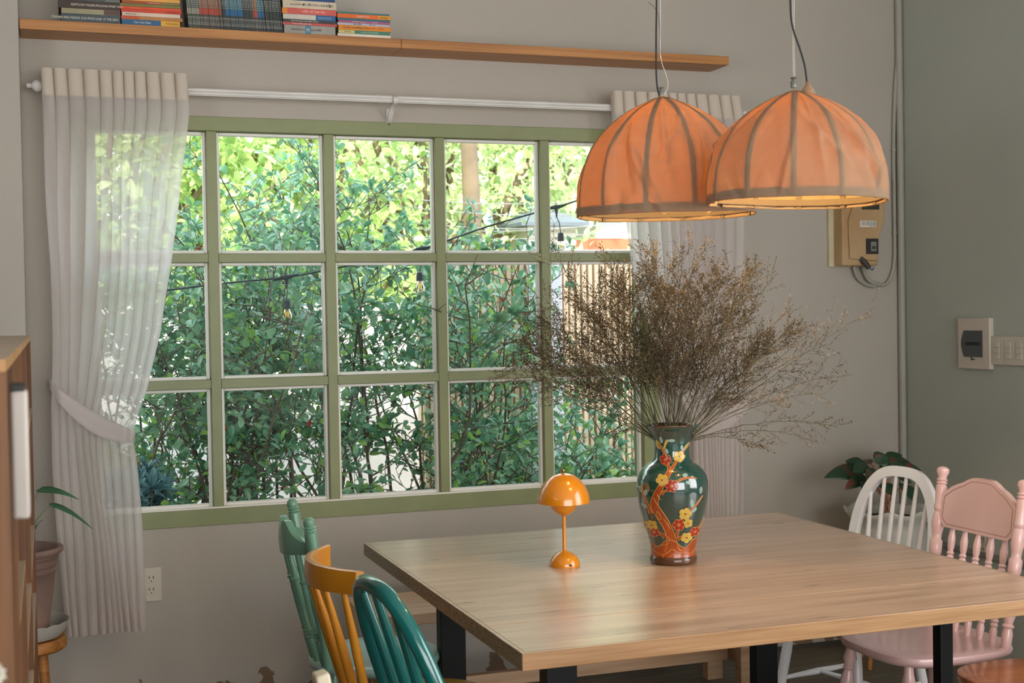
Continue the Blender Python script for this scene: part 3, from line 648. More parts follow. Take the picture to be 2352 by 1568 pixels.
# green chair, seen from behind
M_GRN = mat('sea_green_chair_paint', '#6f9d87', .3, var=.05, coat=.3)
M_GRN2 = mat('pale_green_seat_paint', '#a9c8c2', .3, var=.05, coat=.3)
c = chair('captain_chair', 'sea green chair with ringed posts nearest the window wall', (.945, -1.045), math.radians(-4), G)
seat(M_GRN2, c, .205, .205, k=2.1, back=.95); legs(M_GRN, c, .14, .14, .19, .19, P_TURN)
PG = [(0, .014), (.1, .016), (.55, .019), (.8, .0195), (.90, .0185), (.905, .0155), (.915, .0195), (.925, .0155), (.935, .0195), (.945, .0155), (.955, .018), (.985, .016), (1, .008)]
for s, zt_ in ((1, .895), (-1, .885)): MB().turned((-.158, .135 * s, .44), (-.215 - .012 * (s > 0), .165 * s + .03 * (s > 0), zt_ + .02), PG, 16).build('back_post', M_GRN, c, smooth=True)
def crest(name, mt, par, xe, half, bulge, zlo, zhi, thick, n=28, over=0.0):
    """bent top rail between two ends, bulging backwards"""
    q = MB(); rows = []
    for i in range(n + 1):
        t = -1 + 2 * i / n; y_ = half * t; x_ = xe - bulge * (1 - abs(t) ** 2.2)
        zl, zh = zlo(t), zhi(t); rows.append([(x_ - thick / 2, y_, zl), (x_ - thick / 2 - .004, y_, (zl + zh) / 2), (x_ - thick / 2, y_, zh - .003), (x_, y_, zh), (x_ + thick / 2, y_, zh - .003), (x_ + thick / 2 - .002, y_, (zl + zh) / 2), (x_ + thick / 2, y_, zl)])
    k = len(rows[0]); vs = [p for r_ in rows for p in r_]
    fs = [(i * k + j, i * k + (j + 1) % k, (i + 1) * k + (j + 1) % k, (i + 1) * k + j) for i in range(n) for j in range(k)] + [tuple(range(k - 1, -1, -1)), tuple(range(n * k, n * k + k))]
    return q.add(vs, fs).build(name, mt, par, smooth=True, angle=45)
crest('crest_rail', M_GRN, c, -.205, .150, .068, lambda t: .792 - .012 * (1 - t * t), lambda t: .838 + .050 * math.exp(-((abs(t) - .35) / .28) ** 2) - .01 * (t * t), .022)
PB = [(0, .010), (.05, .012), (.22, .0135), (.24, .011), (.25, .015), (.26, .011), (.28, .015), (.29, .011), (.31, .015), (.32, .012), (.55, .0135), (.74, .0115), (.75, .0145), (.77, .0145), (.78, .010), (.96, .0085), (1, .008)]
for i in range(5):
    y_ = -.10 + .05 * i
    MB().turned((-.165 - .02 * (1 - (y_ / .1) ** 2), y_, .44), (-.208 - .062 * (1 - abs(y_ / .15) ** 2.2), y_ * 1.15, .790), PB, 12).build('spindle', M_GRN, c, smooth=True)
# yellow chair
M_YEL = mat('mustard_chair_paint', '#d08a22', .32, var=.06, coat=.3)
M_YEL2 = mat('mustard_seat_paint', '#dfab3e', .32, var=.05, coat=.3)
c = chair('spindle_chair', 'mustard yellow chair with a curved top rail and plain spindles', (.945, -1.61), 0, G)
seat(M_YEL2, c, .21, .215, k=2.8, back=.9); legs(M_YEL, c, .15, .15, .19, .19, P_PLAIN)
crest('crest_rail', M_YEL, c, -.213, .208, .085, lambda t: .797 - .004 * (1 - t * t), lambda t: .858, .020)
for i in range(6):
    t = -1 + 2 * (i + .5) / 6; t *= .95; y_ = .208 * t
    MB().turned((-.16 - .03 * (1 - t * t), y_ * .80, .44), (-.213 - .085 * (1 - abs(t) ** 2.2), y_, .799), [(0, .0085), (.3, .0125), (.55, .0125), (1, .0075)], 10).build('spindle', M_YEL, c, smooth=True)
# teal bow-back
M_TEAL = mat('glossy_teal_chair_paint', '#0b6b68', .16, var=.08, coat=.7)
c = chair('windsor_chair', 'glossy teal bow-back chair, nearest on the left of the table', (.985, -2.185), math.radians(8), G)
seat(M_TEAL, c, .205, .21); legs(M_TEAL, c, .145, .145, .20, .20, P_PLAIN)
bowback(M_TEAL, c, -.165, .205, .905, lean=.125, r=.0190, nsp=3, spr=.0128)
# cream chair in the foreground, only the tip of a post shows
M_CRM = mat('cream_chair_paint', '#e3d6bc', .4, var=.04)
c = chair('ladderback_chair', 'cream chair in the foreground of which only a post tip shows', (.66, -3.07), math.radians(4), G)
seat(M_CRM, c, .2, .2, k=3.5); legs(M_CRM, c, .15, .15, .18, .18, P_PLAIN)
for s in (1, -1): MB().tube([(-.16, .165 * s, .44), (-.195, .165 * s, .70), (-.235, .165 * s, .912)], 1, sec=[(-.012, -.018), (.012, -.018), (.012, .018), (-.012, .018)]).build('back_post', M_CRM, c, bevel=.004)
for z in (.58, .69, .80): MB().box(-.175 - (z - .44) * .15, -.160 - (z - .44) * .15, -.153, .153, z - .02, z + .02).build('back_slat', M_CRM, c, bevel=.003)

# ------------------------------------------------------------------ shelving unit at the left edge
M_UNIT = mat('reddish_brown_plywood', '#74481f', .55, col2='#593614', scale=5, stretch=(14, 14, .8), bump=.06, bscale=12)
M_UEDGE = mat('pale_board_edge', '#b58650', .5, col2='#a0723f', scale=8)
M_UTOP = mat('pale_unit_top', '#b7a38f', .6, var=.05)
ux, uy0, uy1, uz = -.043, -3.49, -.93, 1.457
un = thing('shelving_unit', 'long brown wooden shelving unit at the left edge of the room', 'shelf', (ux, uy0, 0))
L = uy1 - uy0
o = MB().box(-.34, 0, 0, L, uz - .014, uz).build('top_board', [M_UTOP, M_UEDGE], un)
for p in o.data.polygons:
    if abs(p.normal.z) < .5: p.material_index = 1
box('back_panel', M_UNIT, -.34, -.33, .012, L - .012, .03, uz - .014, un)
def upright(y0, th=.012):
    o = MB().box(-.33, 0, y0, y0 + th, 0, uz - .0145).build('upright', [M_UNIT, M_UEDGE], un)
    for p in o.data.polygons:
        if p.normal.x > .5: p.material_index = 1
for yy in (0, .367, .914, 1.633, L - .012): upright(yy)
for (ya, yb_, zs) in ((.012, .367, (.35, .72, .93)), (.379, .914, (.35, .70, 1.075)), (.926, 1.633, (.35, .70, .90)), (1.645, L - .012, (.35, .70, .90, 1.245))):
    for z in zs:
        o = MB().box(-.33, -.001, ya + .0005, yb_ - .0005, z - .014, z).build('shelf_board', [M_UTOP, M_UEDGE], un)
        for p in o.data.polygons:
            if p.normal.x > .5: p.material_index = 1
# slim white cover with a black cap
p0 = px(41, 888, 'D', 1.62)
wc = thing('wall_dispenser', 'slim white cover with a black cap hung on the shelving unit', 'dispenser', (ux + .001, p0.y, p0.z))
MB().box(0, .0195, -.03, .03, -.158, -.004).build('cover', mat('white_matte_plastic', '#c9bfb6', .6), wc, bevel=.004)
MB().box(0, .0165, -.028, .028, -.004, .004).build('cap', M_DK, wc, bevel=.001)
# white flower in the lower left corner, in a floor vase
f0 = px(-8, 1546, 'D', 1.28)
fl_ = thing('white_flower', 'blurred white flower head close to the camera by the shelving unit', 'flower', f0)
M_PET = mat('white_petal', '#e4dfd0', .6, trans=.3)
q = MB()
for i in range(16):
    a = 2 * PI * i / 16; rr = .0115 * (1 if i % 2 else .85)
    d = Vector((math.cos(a) * .93, -.35 * math.cos(a) - .1, math.sin(a))); n_ = Vector((-math.sin(a), 0, math.cos(a)))
    q.add([d * .002, d * rr * .7 + n_ * .0016, d * rr + Vector((0, -.0015, 0)), d * rr * .7 - n_ * .0016], [(0, 1, 2, 3)])
q.build('petals', M_PET, fl_, solid=.0004); MB().sphere((0, -.001, 0), .0028).build('centre', mat('flower_centre', '#c9b46a', .7), fl_, smooth=True)
MB().tube(spline([(0, .002, 0), (-.01, .004, -.06), (-.03, 0, -.3), (-.035, 0, -.62)], 6), .0012, 6).build('stem', mat('green_stem', '#4b6b3a', .5), fl_)
fv = thing('floor_vase', 'tall grey floor vase holding the white flower', 'vase', (f0.x - .035, f0.y, 0))
MB().lathe([(.05, 0), (.075, .05), (.08, .25), (.05, .48), (.03, .56), (.036, .6), (.03, .6), (.025, .55), (.04, .3), (.001, .2)], 24).build('body', mat('grey_glaze', '#8b8f90', .3), fv, smooth=True)

#=SECTION= pendants
M_CANVAS = mat('calico_shade_cloth', '#b9a88e', .85, var=.07, scale=30, trans=.55, tcol='#e3b05a', bump=.15, bscale=220)
M_TAPE = mat('shade_frame_tape', '#5d5144', .8)
M_CORD = mat('black_cord', '#15181a', .5); M_WIRE = mat('white_wire', '#d8d2c8', .5); M_CLIP = mat('grey_clip', '#8a8c86', .35, metal=.6)
M_BULB = emit('warm_filament', '#ff9a3a', 60)
def noise1(a, seed, n=5):
    R = random.Random(seed); return sum(math.sin(a * (k + 1) + R.uniform(0, 6.3)) * R.uniform(.4, 1) / (k + 1) for k in range(n))
M_BGL = glassmat('clear_lamp_glass', (1, .97, .9, 1), 1.2, .05)
def pendant(label, loc, R, H, seed, apex, bumps, cord, wires, tilt, power, bulb=(0, 0, .10)):
    """cloth dome over a frame of wire hoops: rim at z 0 of the lamp, crown at H"""
    nr = 12
    PT = [0, .15, .29, .38, .47, .56, .64, .725, .81, .88, .93, .97, 1.0]; PRF = [1.0, 1.0, .985, .955, .915, .86, .785, .685, .55, .40, .27, .14, .05]
    t = thing('pendant_lamp', label, 'pendant lamp', loc)
    t.rotation_euler = (0, tilt, math.radians(seed * 13))
    Rd = random.Random(seed)
    folds = [(Rd.uniform(0, 2 * PI), Rd.uniform(.25, .8), Rd.uniform(-1.2, 1.2), Rd.uniform(.006, .014) * Rd.choice((1, 1, -1)), Rd.uniform(.03, .085)) for _ in range(34)]
    def prof(v):    # v 0 rim .. 1 crown -> radius fraction, height fraction
        return float(np.interp(v, PT, PRF)), v
    def S_(u, v, off=0, scal=1):
        a = 2 * PI * u; r, h = prof(v)
        # the cloth sags inwards between the ribs and is pulled into folds
        sc = abs(math.sin(a * nr / 2)); k = 1 - scal * (.050 * sc ** .8) * min(1, v * 2.2 + .30) * (1 - v * .3)
        w_ = .0055 * noise1(a, seed + 3) * (1 - .5 * v); w0 = w_
        for (fa, fv, sl, amp, fw) in folds:
            d = ((a - fa - sl * (v - fv) + PI) % (2 * PI)) - PI
            w_ += scal * amp * math.exp(-(d / fw) ** 2) * math.exp(-((v - fv) / .34) ** 2)
        rr = R * r * k + w_ * max(r, .02) ** .5 * (1 if v < .97 else 0) + off
        if scal: rr = max(rr, R * r + w0 * max(r, .02) ** .5 + off - .0035 - .035 * R * sc)
        z = H * h + .004 * noise1(a, seed + 9) * (1 - v) ** 2
        ax = apex * v ** 4
        return Vector((rr * math.cos(a) + ax, rr * math.sin(a), z))
    q = MB(); nu, nv = 288, 64
    q.grid(lambda u, v: S_(u, v * .985), nu, nv, closed=True); 
    q.lathe([(R * .045, H * .985), (R * .03, H * 1.0), (.001, H * 1.006)], 16, (apex, 0, 0), cap=False)
    cl = q.build('cloth', M_CANVAS, t, smooth=True, angle=180, solid=.0008)
    hq = MB(); hq.grid(lambda u, v: S_(u, v * .075, -.0035), 288, 5, closed=True)
    hq.build('hem', M_CANVAS, t, smooth=True, angle=180, solid=.0006)
    for b in bumps:
        MB().lathe([(.02, -.008), (.014, .008), (.007, .018), (.005, .026)], 14, b).build('cord_sleeve', M_CANVAS, t, smooth=True, angle=180)
    for i in range(nr):
        u = i / nr
        pts = [S_(u, v, -.008, 0) for v in [j / 22 * .97 for j in range(23)]]
        ribs(pts, u, t)
    MB().tube([S_(u / 72, .060, -.012, 0) for u in range(73)], 1, cap=False, sec=[(-.001, -.008), (.001, -.008), (.001, .008), (-.001, .008)]).build('rim_hoop', M_TAPE, t)
    b = Vector(bulb)
    MB().lathe([(.013, .05), (.013, .085), (.004, .09)], 14, b).build('lamp_holder', M_CORD, t, smooth=True)
    MB().lathe([(.002, -.045), (.018, -.038), (.029, -.015), (.027, .005), (.016, .03), (.013, .05)], 16, b).build('bulb', M_BGL, t, smooth=True)
    MB().tube([b + Vector((-.008, 0, .02)), b + Vector((-.008, 0, -.02)), b + Vector((.008, 0, -.02)), b + Vector((.008, 0, .02))], .0012, 6).build('filament', M_BULB, t)
    MB().tube([b + Vector((0, 0, .085)), Vector((apex, 0, H * .97))], .002, 6).build('inner_cord', M_CORD, t)
    inv = (Matrix.Translation(loc) @ t.rotation_euler.to_matrix().to_4x4()).inverted()
    for nm, pts, r, mt in cord: MB().tube([inv @ p for p in spline(pts, 8)], r, 8).build(nm, mt, t, smooth=True)
    for p in wires:
        p = inv @ p
        MB().lathe([(.0015, -.012), (.0075, -.010), (.008, .004), (.004, .010), (.009, .014), (.002, .017)], 12, p).build('cord_clip', M_CLIP, t, smooth=True)
    l = light('pendant_glow', 'POINT', (0, 0, 0), (0, 0, 0), power, (1.0, .64, .24), shadow_soft_size=.016)
    l.location = b; l.parent = t
    return t
def ribs(pts, u, t):
    a = 2 * PI * u; tg = Vector((-math.sin(a), math.cos(a), 0)); q = MB(); vs = []; n = len(pts)
    for p in pts: vs += [p - tg * .0068, p + tg * .0068]
    q.add(vs, [(2 * i, 2 * i + 1, 2 * i + 3, 2 * i + 2) for i in range(n - 1)])
    return q.build('rib', M_TAPE, t, solid=.0015)
c2 = px(1829, 466, 'D', 3.3); c1 = px(1529, 497, 'D', 3.75)
top1 = CE
def W(x, y, d): return px(x, y, 'D', d)
pa = [Vector((1.64, -1.665, top1)), W(1508, -400, 3.75), W(1508, -120, 3.75), W(1508, 0, 3.75), W(1507, 90, 3.75), W(1508, 185, 3.75), W(1516, 226, 3.75)]
pw = [W(1517, -900, 3.75), W(1517, 28, 3.75), W(1518, 130, 3.75), W(1530, 172, 3.75), W(1534, 200, 3.75), W(1522, 222, 3.75)]
pendant('calico dome pendant with a visible bulb spot, farther and nearer the window', c1, .252, .334, 4, -.020, [], [('cord', pa, .0024, M_CORD), ('steel_wire', pw, .0009, M_WIRE), ('loose_wire', [W(1490, 5, 3.75), W(1512, 36, 3.75), W(1518, 130, 3.75)], .0006, M_CORD)], [W(1519, 213, 3.75)], 0.0, 11, (-.02, -.02, .115))
pb = [Vector((1.76, -2.19, top1)), W(1813, -500, 3.3), W(1813, -120, 3.3), W(1815, 0, 3.3), W(1820, 60, 3.3), W(1838, 115, 3.3), W(1849, 155, 3.3), W(1855, 205, 3.3)]
pv = [W(1819, -900, 3.3), W(1821, 0, 3.3), W(1821, 100, 3.3), W(1823, 205, 3.3)]
inv2 = (Matrix.Translation(c2) @ Matrix.Rotation(math.radians(9 * 13), 4, 'Z')).inverted()
pendant('calico dome pendant hanging in front, with a pulled cord sleeve on its crown', c2, .224, .278, 9, 0.0, [inv2 @ W(1856, 212, 3.3)], [('cord', pb, .0024, M_CORD), ('steel_wire', pv, .0006, M_WIRE), ('steel_wire', [p + Vector((.004, 0, 0)) for p in pv], .0006, M_WIRE)], [W(1823, 192, 3.3)], 0.0, 11, (.01, .0, .10))

#=SECTION= tabletop
# ------------------------------------------------------------------ table lamp
M_MUS = mat('mustard_lamp_enamel', '#dc8a14', .22, var=.03, coat=.8)
tl = thing('table_lamp', 'mustard yellow mushroom table lamp standing on the table', 'lamp', (1.433, -1.439, TZ))
MB().lathe([(.0455, 0), (.0460, .003), (.0435, .014), (.036, .027), (.024, .037), (.010, .0425), (.0065, .046)], 40).build('base', M_MUS, tl, smooth=True)
MB().lathe([(.0055, .04), (.0055, .16)], 16).build('stem', M_MUS, tl, smooth=True)
MB().lathe([(.006, .148), (.014, .1505), (.026, .158), (.036, .170), (.0405, .184), (.0415, .196)], 40, cap=False).build('lower_bowl', M_MUS, tl, smooth=True, angle=180, solid=.0012)
MB().lathe([(.078, .187), (.0775, .196), (.074, .214), (.066, .233), (.052, .252), (.034, .266), (.015, .272), (.003, .273)], 48).build('shade', M_MUS, tl, smooth=True, angle=60)
MB().lathe([(.004, .272), (.003, .275), (.0055, .278), (.006, .282), (.004, .287), (.0015, .289)], 16).build('finial', mat('polished_brass', '#b08a55', .2, metal=1), tl, smooth=True)
dv = (CAM - Vector((1.433, -1.439, TZ))); dv.z = 0; dv.normalize(); rt = Vector((-dv.y, dv.x, 0))
q = MB(); p = dv * .0425 + rt * .017
q.add([p + rt * a + dv * b + Vector((0, 0, z)) for b in (-.004, .0015) for z in (.006, .0098) for a in (-.004, .004)], [(0, 1, 3, 2), (4, 6, 7, 5), (0, 4, 5, 1), (2, 3, 7, 6), (0, 2, 6, 4), (1, 5, 7, 3)])
q.build('charging_port', M_DK, tl)
# ------------------------------------------------------------------ vase
VC = Vector((1.748, -1.523, TZ))
va = thing('vase', 'tall green glazed vase with a relief of blossoming branches', 'vase', VC)
M_VG = mat('deep_green_glaze', '#1d4a40', .10, col2='#163a38', scale=7, coat=1.0, coatrough=.03, spec=.9)
M_BR = mat('brown_glaze_rim', '#5a3a26', .2, var=.12, coat=.5)
ppm = 771.25
pr_px = [(1299, 50), (1294, 53.5), (1286, 54), (1280, 51.5), (1272, 50), (1258, 51), (1245, 54), (1233, 58), (1210, 65), (1186, 72.5), (1162, 77.5), (1139, 80.5), (1118, 81.6), (1098, 79), (1082, 71), (1070, 58.5), (1062, 47), (1052, 41.5), (1040, 40), (1028, 40.2), (1014, 42), (1002, 46.6), (990, 53.7), (981, 60.7), (977.5, 62.6)]
prof = [(r / ppm, max(0, (1298.5 - y) / ppm * .982)) for y, r in pr_px]
def smoothprof(pr, k=4):
    out = []
    for i in range(len(pr) - 1):
        a, b, c_, d = pr[max(i - 1, 0)], pr[i], pr[i + 1], pr[min(i + 2, len(pr) - 1)]
        for j in range(k):
            t = j / k; out.append(tuple(.5 * (2 * b[m] + (c_[m] - a[m]) * t + (2 * a[m] - 5 * b[m] + 4 * c_[m] - d[m]) * t * t + (3 * b[m] - a[m] - 3 * c_[m] + d[m]) * t ** 3) for m in (0, 1)))
    return out + [pr[-1]]
sp_ = smoothprof(prof); ztop = prof[-1][1]
zf = prof[3][1]
outer = [p for p in sp_ if p[1] >= zf - .002]
MB().lathe([p for p in sp_ if p[1] <= zf + .0005] + [(sp_[12][0] - .004, zf + .001)], 64).build('foot', M_BR, va, smooth=True, angle=60)
inner = [(r - .005, z) for r, z in reversed(outer[8:])]
MB().lathe(outer + inner, 72, cap=True).build('body', M_VG, va, smooth=True, angle=60)
MB().lathe([(.0600, ztop - .004), (.0638, ztop - .0035), (.0645, ztop), (.0625, ztop + .003), (.058, ztop + .002), (.0565, ztop - .003)], 64, cap=False).build('rim', M_BR, va, smooth=True, angle=180)
vd = CAM - VC; vd.z = 0; vd.normalize(); vr = Vector((-vd.y, vd.x, 0))
PZ = [z for r, z in sp_]; PR = [r for r, z in sp_]
def vs_(cx, cy, off=.0007):
    """from the 1187x1568 study crop of the vase front to its surface: sideways offset and height -> point on the glaze"""
    z = (1298.5 - (950 + cy / 4.239)) / ppm * .982; axis = 593 + (cy - 115) * .0185
    s = (cx - axis) / 4.239 / ppm; r = float(np.interp(z, PZ, PR)); a = math.asin(max(-.985, min(.985, s / r)))
    rr = r + off
    return vd * (rr * math.cos(a)) + vr * (rr * math.sin(a)) + Vector((0, 0, z))
M_BRN = mat('rust_orange_enamel', '#a84a17', .3, var=.10, scale=30, coat=.5); M_LINE = mat('raised_yellow_line', '#d7a052', .35, coat=.4)
M_RED = mat('red_enamel', '#a32618', .22, coat=.6, var=.08); M_YE = mat('yellow_enamel', '#cdb24a', .3, var=.12, coat=.5); M_LEAF = mat('pale_blue_enamel', '#8fb3ac', .3, var=.12, coat=.5)
def strip(path, wd, mt, name, off=.0007, outline=True, par=va):
    P = spline([(x, y, w_) for (x, y), w_ in zip(path, wd)], 5); q = MB(); lo = MB(); L_, R_ = [], []
    for i, p in enumerate(P):
        a = P[max(i - 1, 0)]; b = P[min(i + 1, len(P) - 1)]; d = Vector((b.x - a.x, b.y - a.y)).normalized(); n_ = Vector((-d.y, d.x)); h = p.z / 2
        L_.append((p.x + n_.x * h, p.y + n_.y * h)); R_.append((p.x - n_.x * h, p.y - n_.y * h))
    K = 5; vs = []
    for a, b in zip(L_, R_):
        for k in range(K): f = k / (K - 1); vs.append(vs_(a[0] + (b[0] - a[0]) * f, a[1] + (b[1] - a[1]) * f, off + .0007 * math.sin(PI * f)))
    q.add(vs, [(i * K + k, i * K + k + 1, (i + 1) * K + k + 1, (i + 1) * K + k) for i in range(len(L_) - 1) for k in range(K - 1)])
    o = q.build(name, mt, par, smooth=True, angle=180)
    if outline:
        for side in (L_, R_): lo.tube([vs_(x, y, off) for x, y in side], .00075, 5)
        lo.build('relief_outline', M_LINE, o, smooth=True)
    return o
strip([(610, 1340), (605, 1260), (585, 1160), (545, 1060), (490, 970), (440, 890), (440, 820), (470, 740), (510, 660), (550, 590), (580, 530)], [150, 100, 80, 78, 80, 76, 66, 58, 50, 46, 40], M_BRN, 'painted_trunk')
for pth, wd in (([(580, 540), (560, 480), (520, 370), (495, 330), (460, 280)], [30, 22, 18, 18, 26]), ([(590, 530), (640, 460), (700, 370), (760, 300)], [30, 20, 18, 12]), ([(640, 640), (700, 612), (770, 604), (830, 618)], [26, 16, 14, 6]),
                ([(400, 960), (370, 880), (330, 790), (305, 690)], [34, 24, 18, 8]), ([(500, 760), (520, 735), (560, 715)], [30, 20, 12]), ([(640, 1180), (660, 1120), (690, 1060)], [34, 22, 14]), ([(650, 1210), (690, 1190), (740, 1180)], [36, 22, 14]),
                ([(540, 1190), (500, 1160), (450, 1150)], [36, 26, 16]), ([(770, 930), (830, 870), (890, 790)], [20, 16, 6]), ([(850, 1120), (885, 1080), (905, 1030)], [18, 14, 6]), ([(520, 340), (535, 290), (545, 250)], [16, 16, 8])):
    strip(pth, wd, M_BRN if pth[0][1] > 360 else M_YE, 'painted_twig', .0006)
# orange hills round the foot
q = MB(); hp = []
for i in range(73):
    a = 2 * PI * i / 72
    zt = (.058 + .014 * abs(math.sin(a * 2.5 + .6)) + .007 * math.sin(a * 5)) ; hp.append((a, zt))
K = 6; vs = []
for a, zt in hp:
    for k in range(K):
        z = zf + .0006 + (zt - zf) * k / (K - 1); r = float(np.interp(z, PZ, PR)) + .0009; vs.append((r * math.cos(a), r * math.sin(a), z))
q.add(vs, [(i * K + k, (i + 1) * K + k, (i + 1) * K + k + 1, i * K + k + 1) for i in range(72) for k in range(K - 1)])
ho = q.build('painted_hills', M_BRN, va, smooth=True, angle=180)
MB().tube([((float(np.interp(zt, PZ, PR)) + .0009) * math.cos(a), (float(np.interp(zt, PZ, PR)) + .0009) * math.sin(a), zt) for a, zt in hp], .0008, 5, cap=False).build('relief_outline', M_LINE, ho, smooth=True)
q = MB()
for pth in (([(600, 1310), (560, 1350), (500, 1370), (430, 1340)]), ([(610, 1310), (660, 1345), (730, 1350), (780, 1370)]), ([(570, 1400), (610, 1365), (650, 1370), (672, 1405)]), ([(560, 1180), (580, 1220), (560, 1260), (470, 1290), (420, 1340)]), ([(650, 1260), (660, 1310), (720, 1335)]), ([(520, 1000), (560, 1060), (585, 1110)]), ([(430, 800), (450, 840), (470, 870)]), ([(465, 760), (480, 800), (500, 810)]), ([(460, 930), (480, 950), (500, 1000), (480, 1010), (455, 960), (465, 925)]), ([(560, 1040), (575, 1085), (580, 1100)]), ([(600, 1310), (530, 1370), (515, 1400)]), ([(790, 1370), (810, 1340), (830, 1325)])):
    q.tube([vs_(p.x, p.y, .0016) for p in spline([(a, b, 0) for a, b in pth], 5)], .0007, 5)
q.build('relief_lines', M_LINE, va, smooth=True)
def bloom(cx, cy, r, mt, n=5, rot=0.0):
    q = MB(); lo = MB()
    for i in range(n):
        a = 2 * PI * i / n + rot; px_, py_ = cx + math.cos(a) * r * .56, cy + math.sin(a) * r * .56
        ring = [(px_ + math.cos(b) * r * .43, py_ + math.sin(b) * r * .43) for b in [2 * PI * k / 12 for k in range(12)]]
        vs = [vs_(px_, py_, .0028)] + [vs_(x, y, .0016) for x, y in ring]
        q.add(vs, [(0, 1 + k, 1 + (k + 1) % 12) for k in range(12)]); lo.tube([vs_(x, y, .0016) for x, y in ring + [ring[0]]], .00065, 5, cap=False)
    q.add([vs_(cx, cy, .003)] + [vs_(cx + math.cos(b) * r * .25, cy + math.sin(b) * r * .25, .0022) for b in [2 * PI * k / 10 for k in range(10)]], [(0, 1 + k, 1 + (k + 1) % 10) for k in range(10)])
    o = q.build('painted_blossom', mt, va, smooth=True, angle=180); lo.build('petal_outline', M_LINE, o, smooth=True)
    s = MB().add([vs_(cx, cy, .0036)] + [vs_(cx + math.cos(b) * r * .16, cy + math.sin(b) * r * .16, .003) for b in [2 * PI * k / 8 for k in range(8)]], [(0, 1 + k, 1 + (k + 1) % 8) for k in range(8)])
    s.build('blossom_centre', M_LINE if mt is M_RED else M_RED, o, smooth=True)
for a in ((538, 440, 54, M_RED, 6, .3), (666, 412, 56, M_YE, 5, .1), (508, 622, 60, M_YE, 5, .5), (597, 678, 62, M_RED, 6, .2), (725, 955, 62, M_YE, 5, 0), (750, 1050, 48, M_YE, 5, .7), (665, 1062, 62, M_RED, 6, 0), (415, 1080, 56, M_YE, 5, .4), (350, 1090, 50, M_YE, 5, .2), (436, 1148, 52, M_RED, 6, .3), (738, 1198, 56, M_YE, 5, .3), (815, 1148, 54, M_RED, 6, .1)): bloom(*a)
def vleaf(cx, cy, l, wd, ang, mt=None):
    a = math.radians(ang); c_, s_ = math.cos(a), math.sin(a); ring = [(math.cos(b) * l, math.sin(b) * wd) for b in [2 * PI * k / 12 for k in range(12)]]
    ring = [(cx + x * c_ - y * s_, cy + x * s_ + y * c_) for x, y in ring]
    o = MB().add([vs_(cx, cy, .0016)] + [vs_(x, y, .0008) for x, y in ring], [(0, 1 + k, 1 + (k + 1) % 12) for k in range(12)]).build('painted_leaf', mt or M_LEAF, va, smooth=True, angle=180)
    MB().tube([vs_(x, y, .0008) for x, y in ring + [ring[0]]], .0005, 5, cap=False).build('relief_outline', mat('pale_leaf_line', '#b9cfc6', .3), o)
for a in ((595, 255, 30, 13, 0), (495, 250, 32, 12, 75), (548, 360, 26, 13, 70), (692, 330, 26, 12, 80), (722, 580, 22, 16, 0), (752, 650, 26, 14, 20), (872, 735, 32, 13, 95), (788, 855, 40, 17, 80), (806, 922, 32, 17, -40), (350, 755, 30, 15, 100), (335, 885, 30, 14, 40), (300, 730, 30, 12, 70), (905, 1040, 26, 9, 95)): vleaf(*a)
vleaf(465, 300, 44, 17, 70, M_YE); vleaf(735, 320, 42, 12, -50, M_YE); vleaf(545, 270, 30, 10, -60, M_YE)
# ------------------------------------------------------------------ dried sprigs in the vase
M_STEM = mat('dried_stem', '#5a5a42', .7, var=.1); M_FL = mat('dried_floret', '#857259', .8, var=.2, scale=20, trans=.2); M_FLL = mat('pale_dried_floret', '#c4ad98', .8, var=.1, trans=.25)
mouth = VC + Vector((0, 0, ztop))
def tubes_np(paths, r0, r1, n=3):
    V = []; F = []; k0 = 0
    for P in paths:
        m = len(P)
        for i, p in enumerate(P):
            t = (P[min(i + 1, m - 1)] - P[max(i - 1, 0)]); t = t / (np.linalg.norm(t) + 1e-9)
            a = np.cross(t, [.31, .7, .2]); a /= np.linalg.norm(a) + 1e-9; b = np.cross(t, a); r = r0 + (r1 - r0) * i / (m - 1)
            for j in range(n): V.append(p + a * r * math.cos(2 * PI * j / n) + b * r * math.sin(2 * PI * j / n))
        for i in range(m - 1):
            for j in range(n): F.append((k0 + i * n + j, k0 + i * n + (j + 1) % n, k0 + (i + 1) * n + (j + 1) % n, k0 + (i + 1) * n + j))
        k0 += m * n
    return V, F
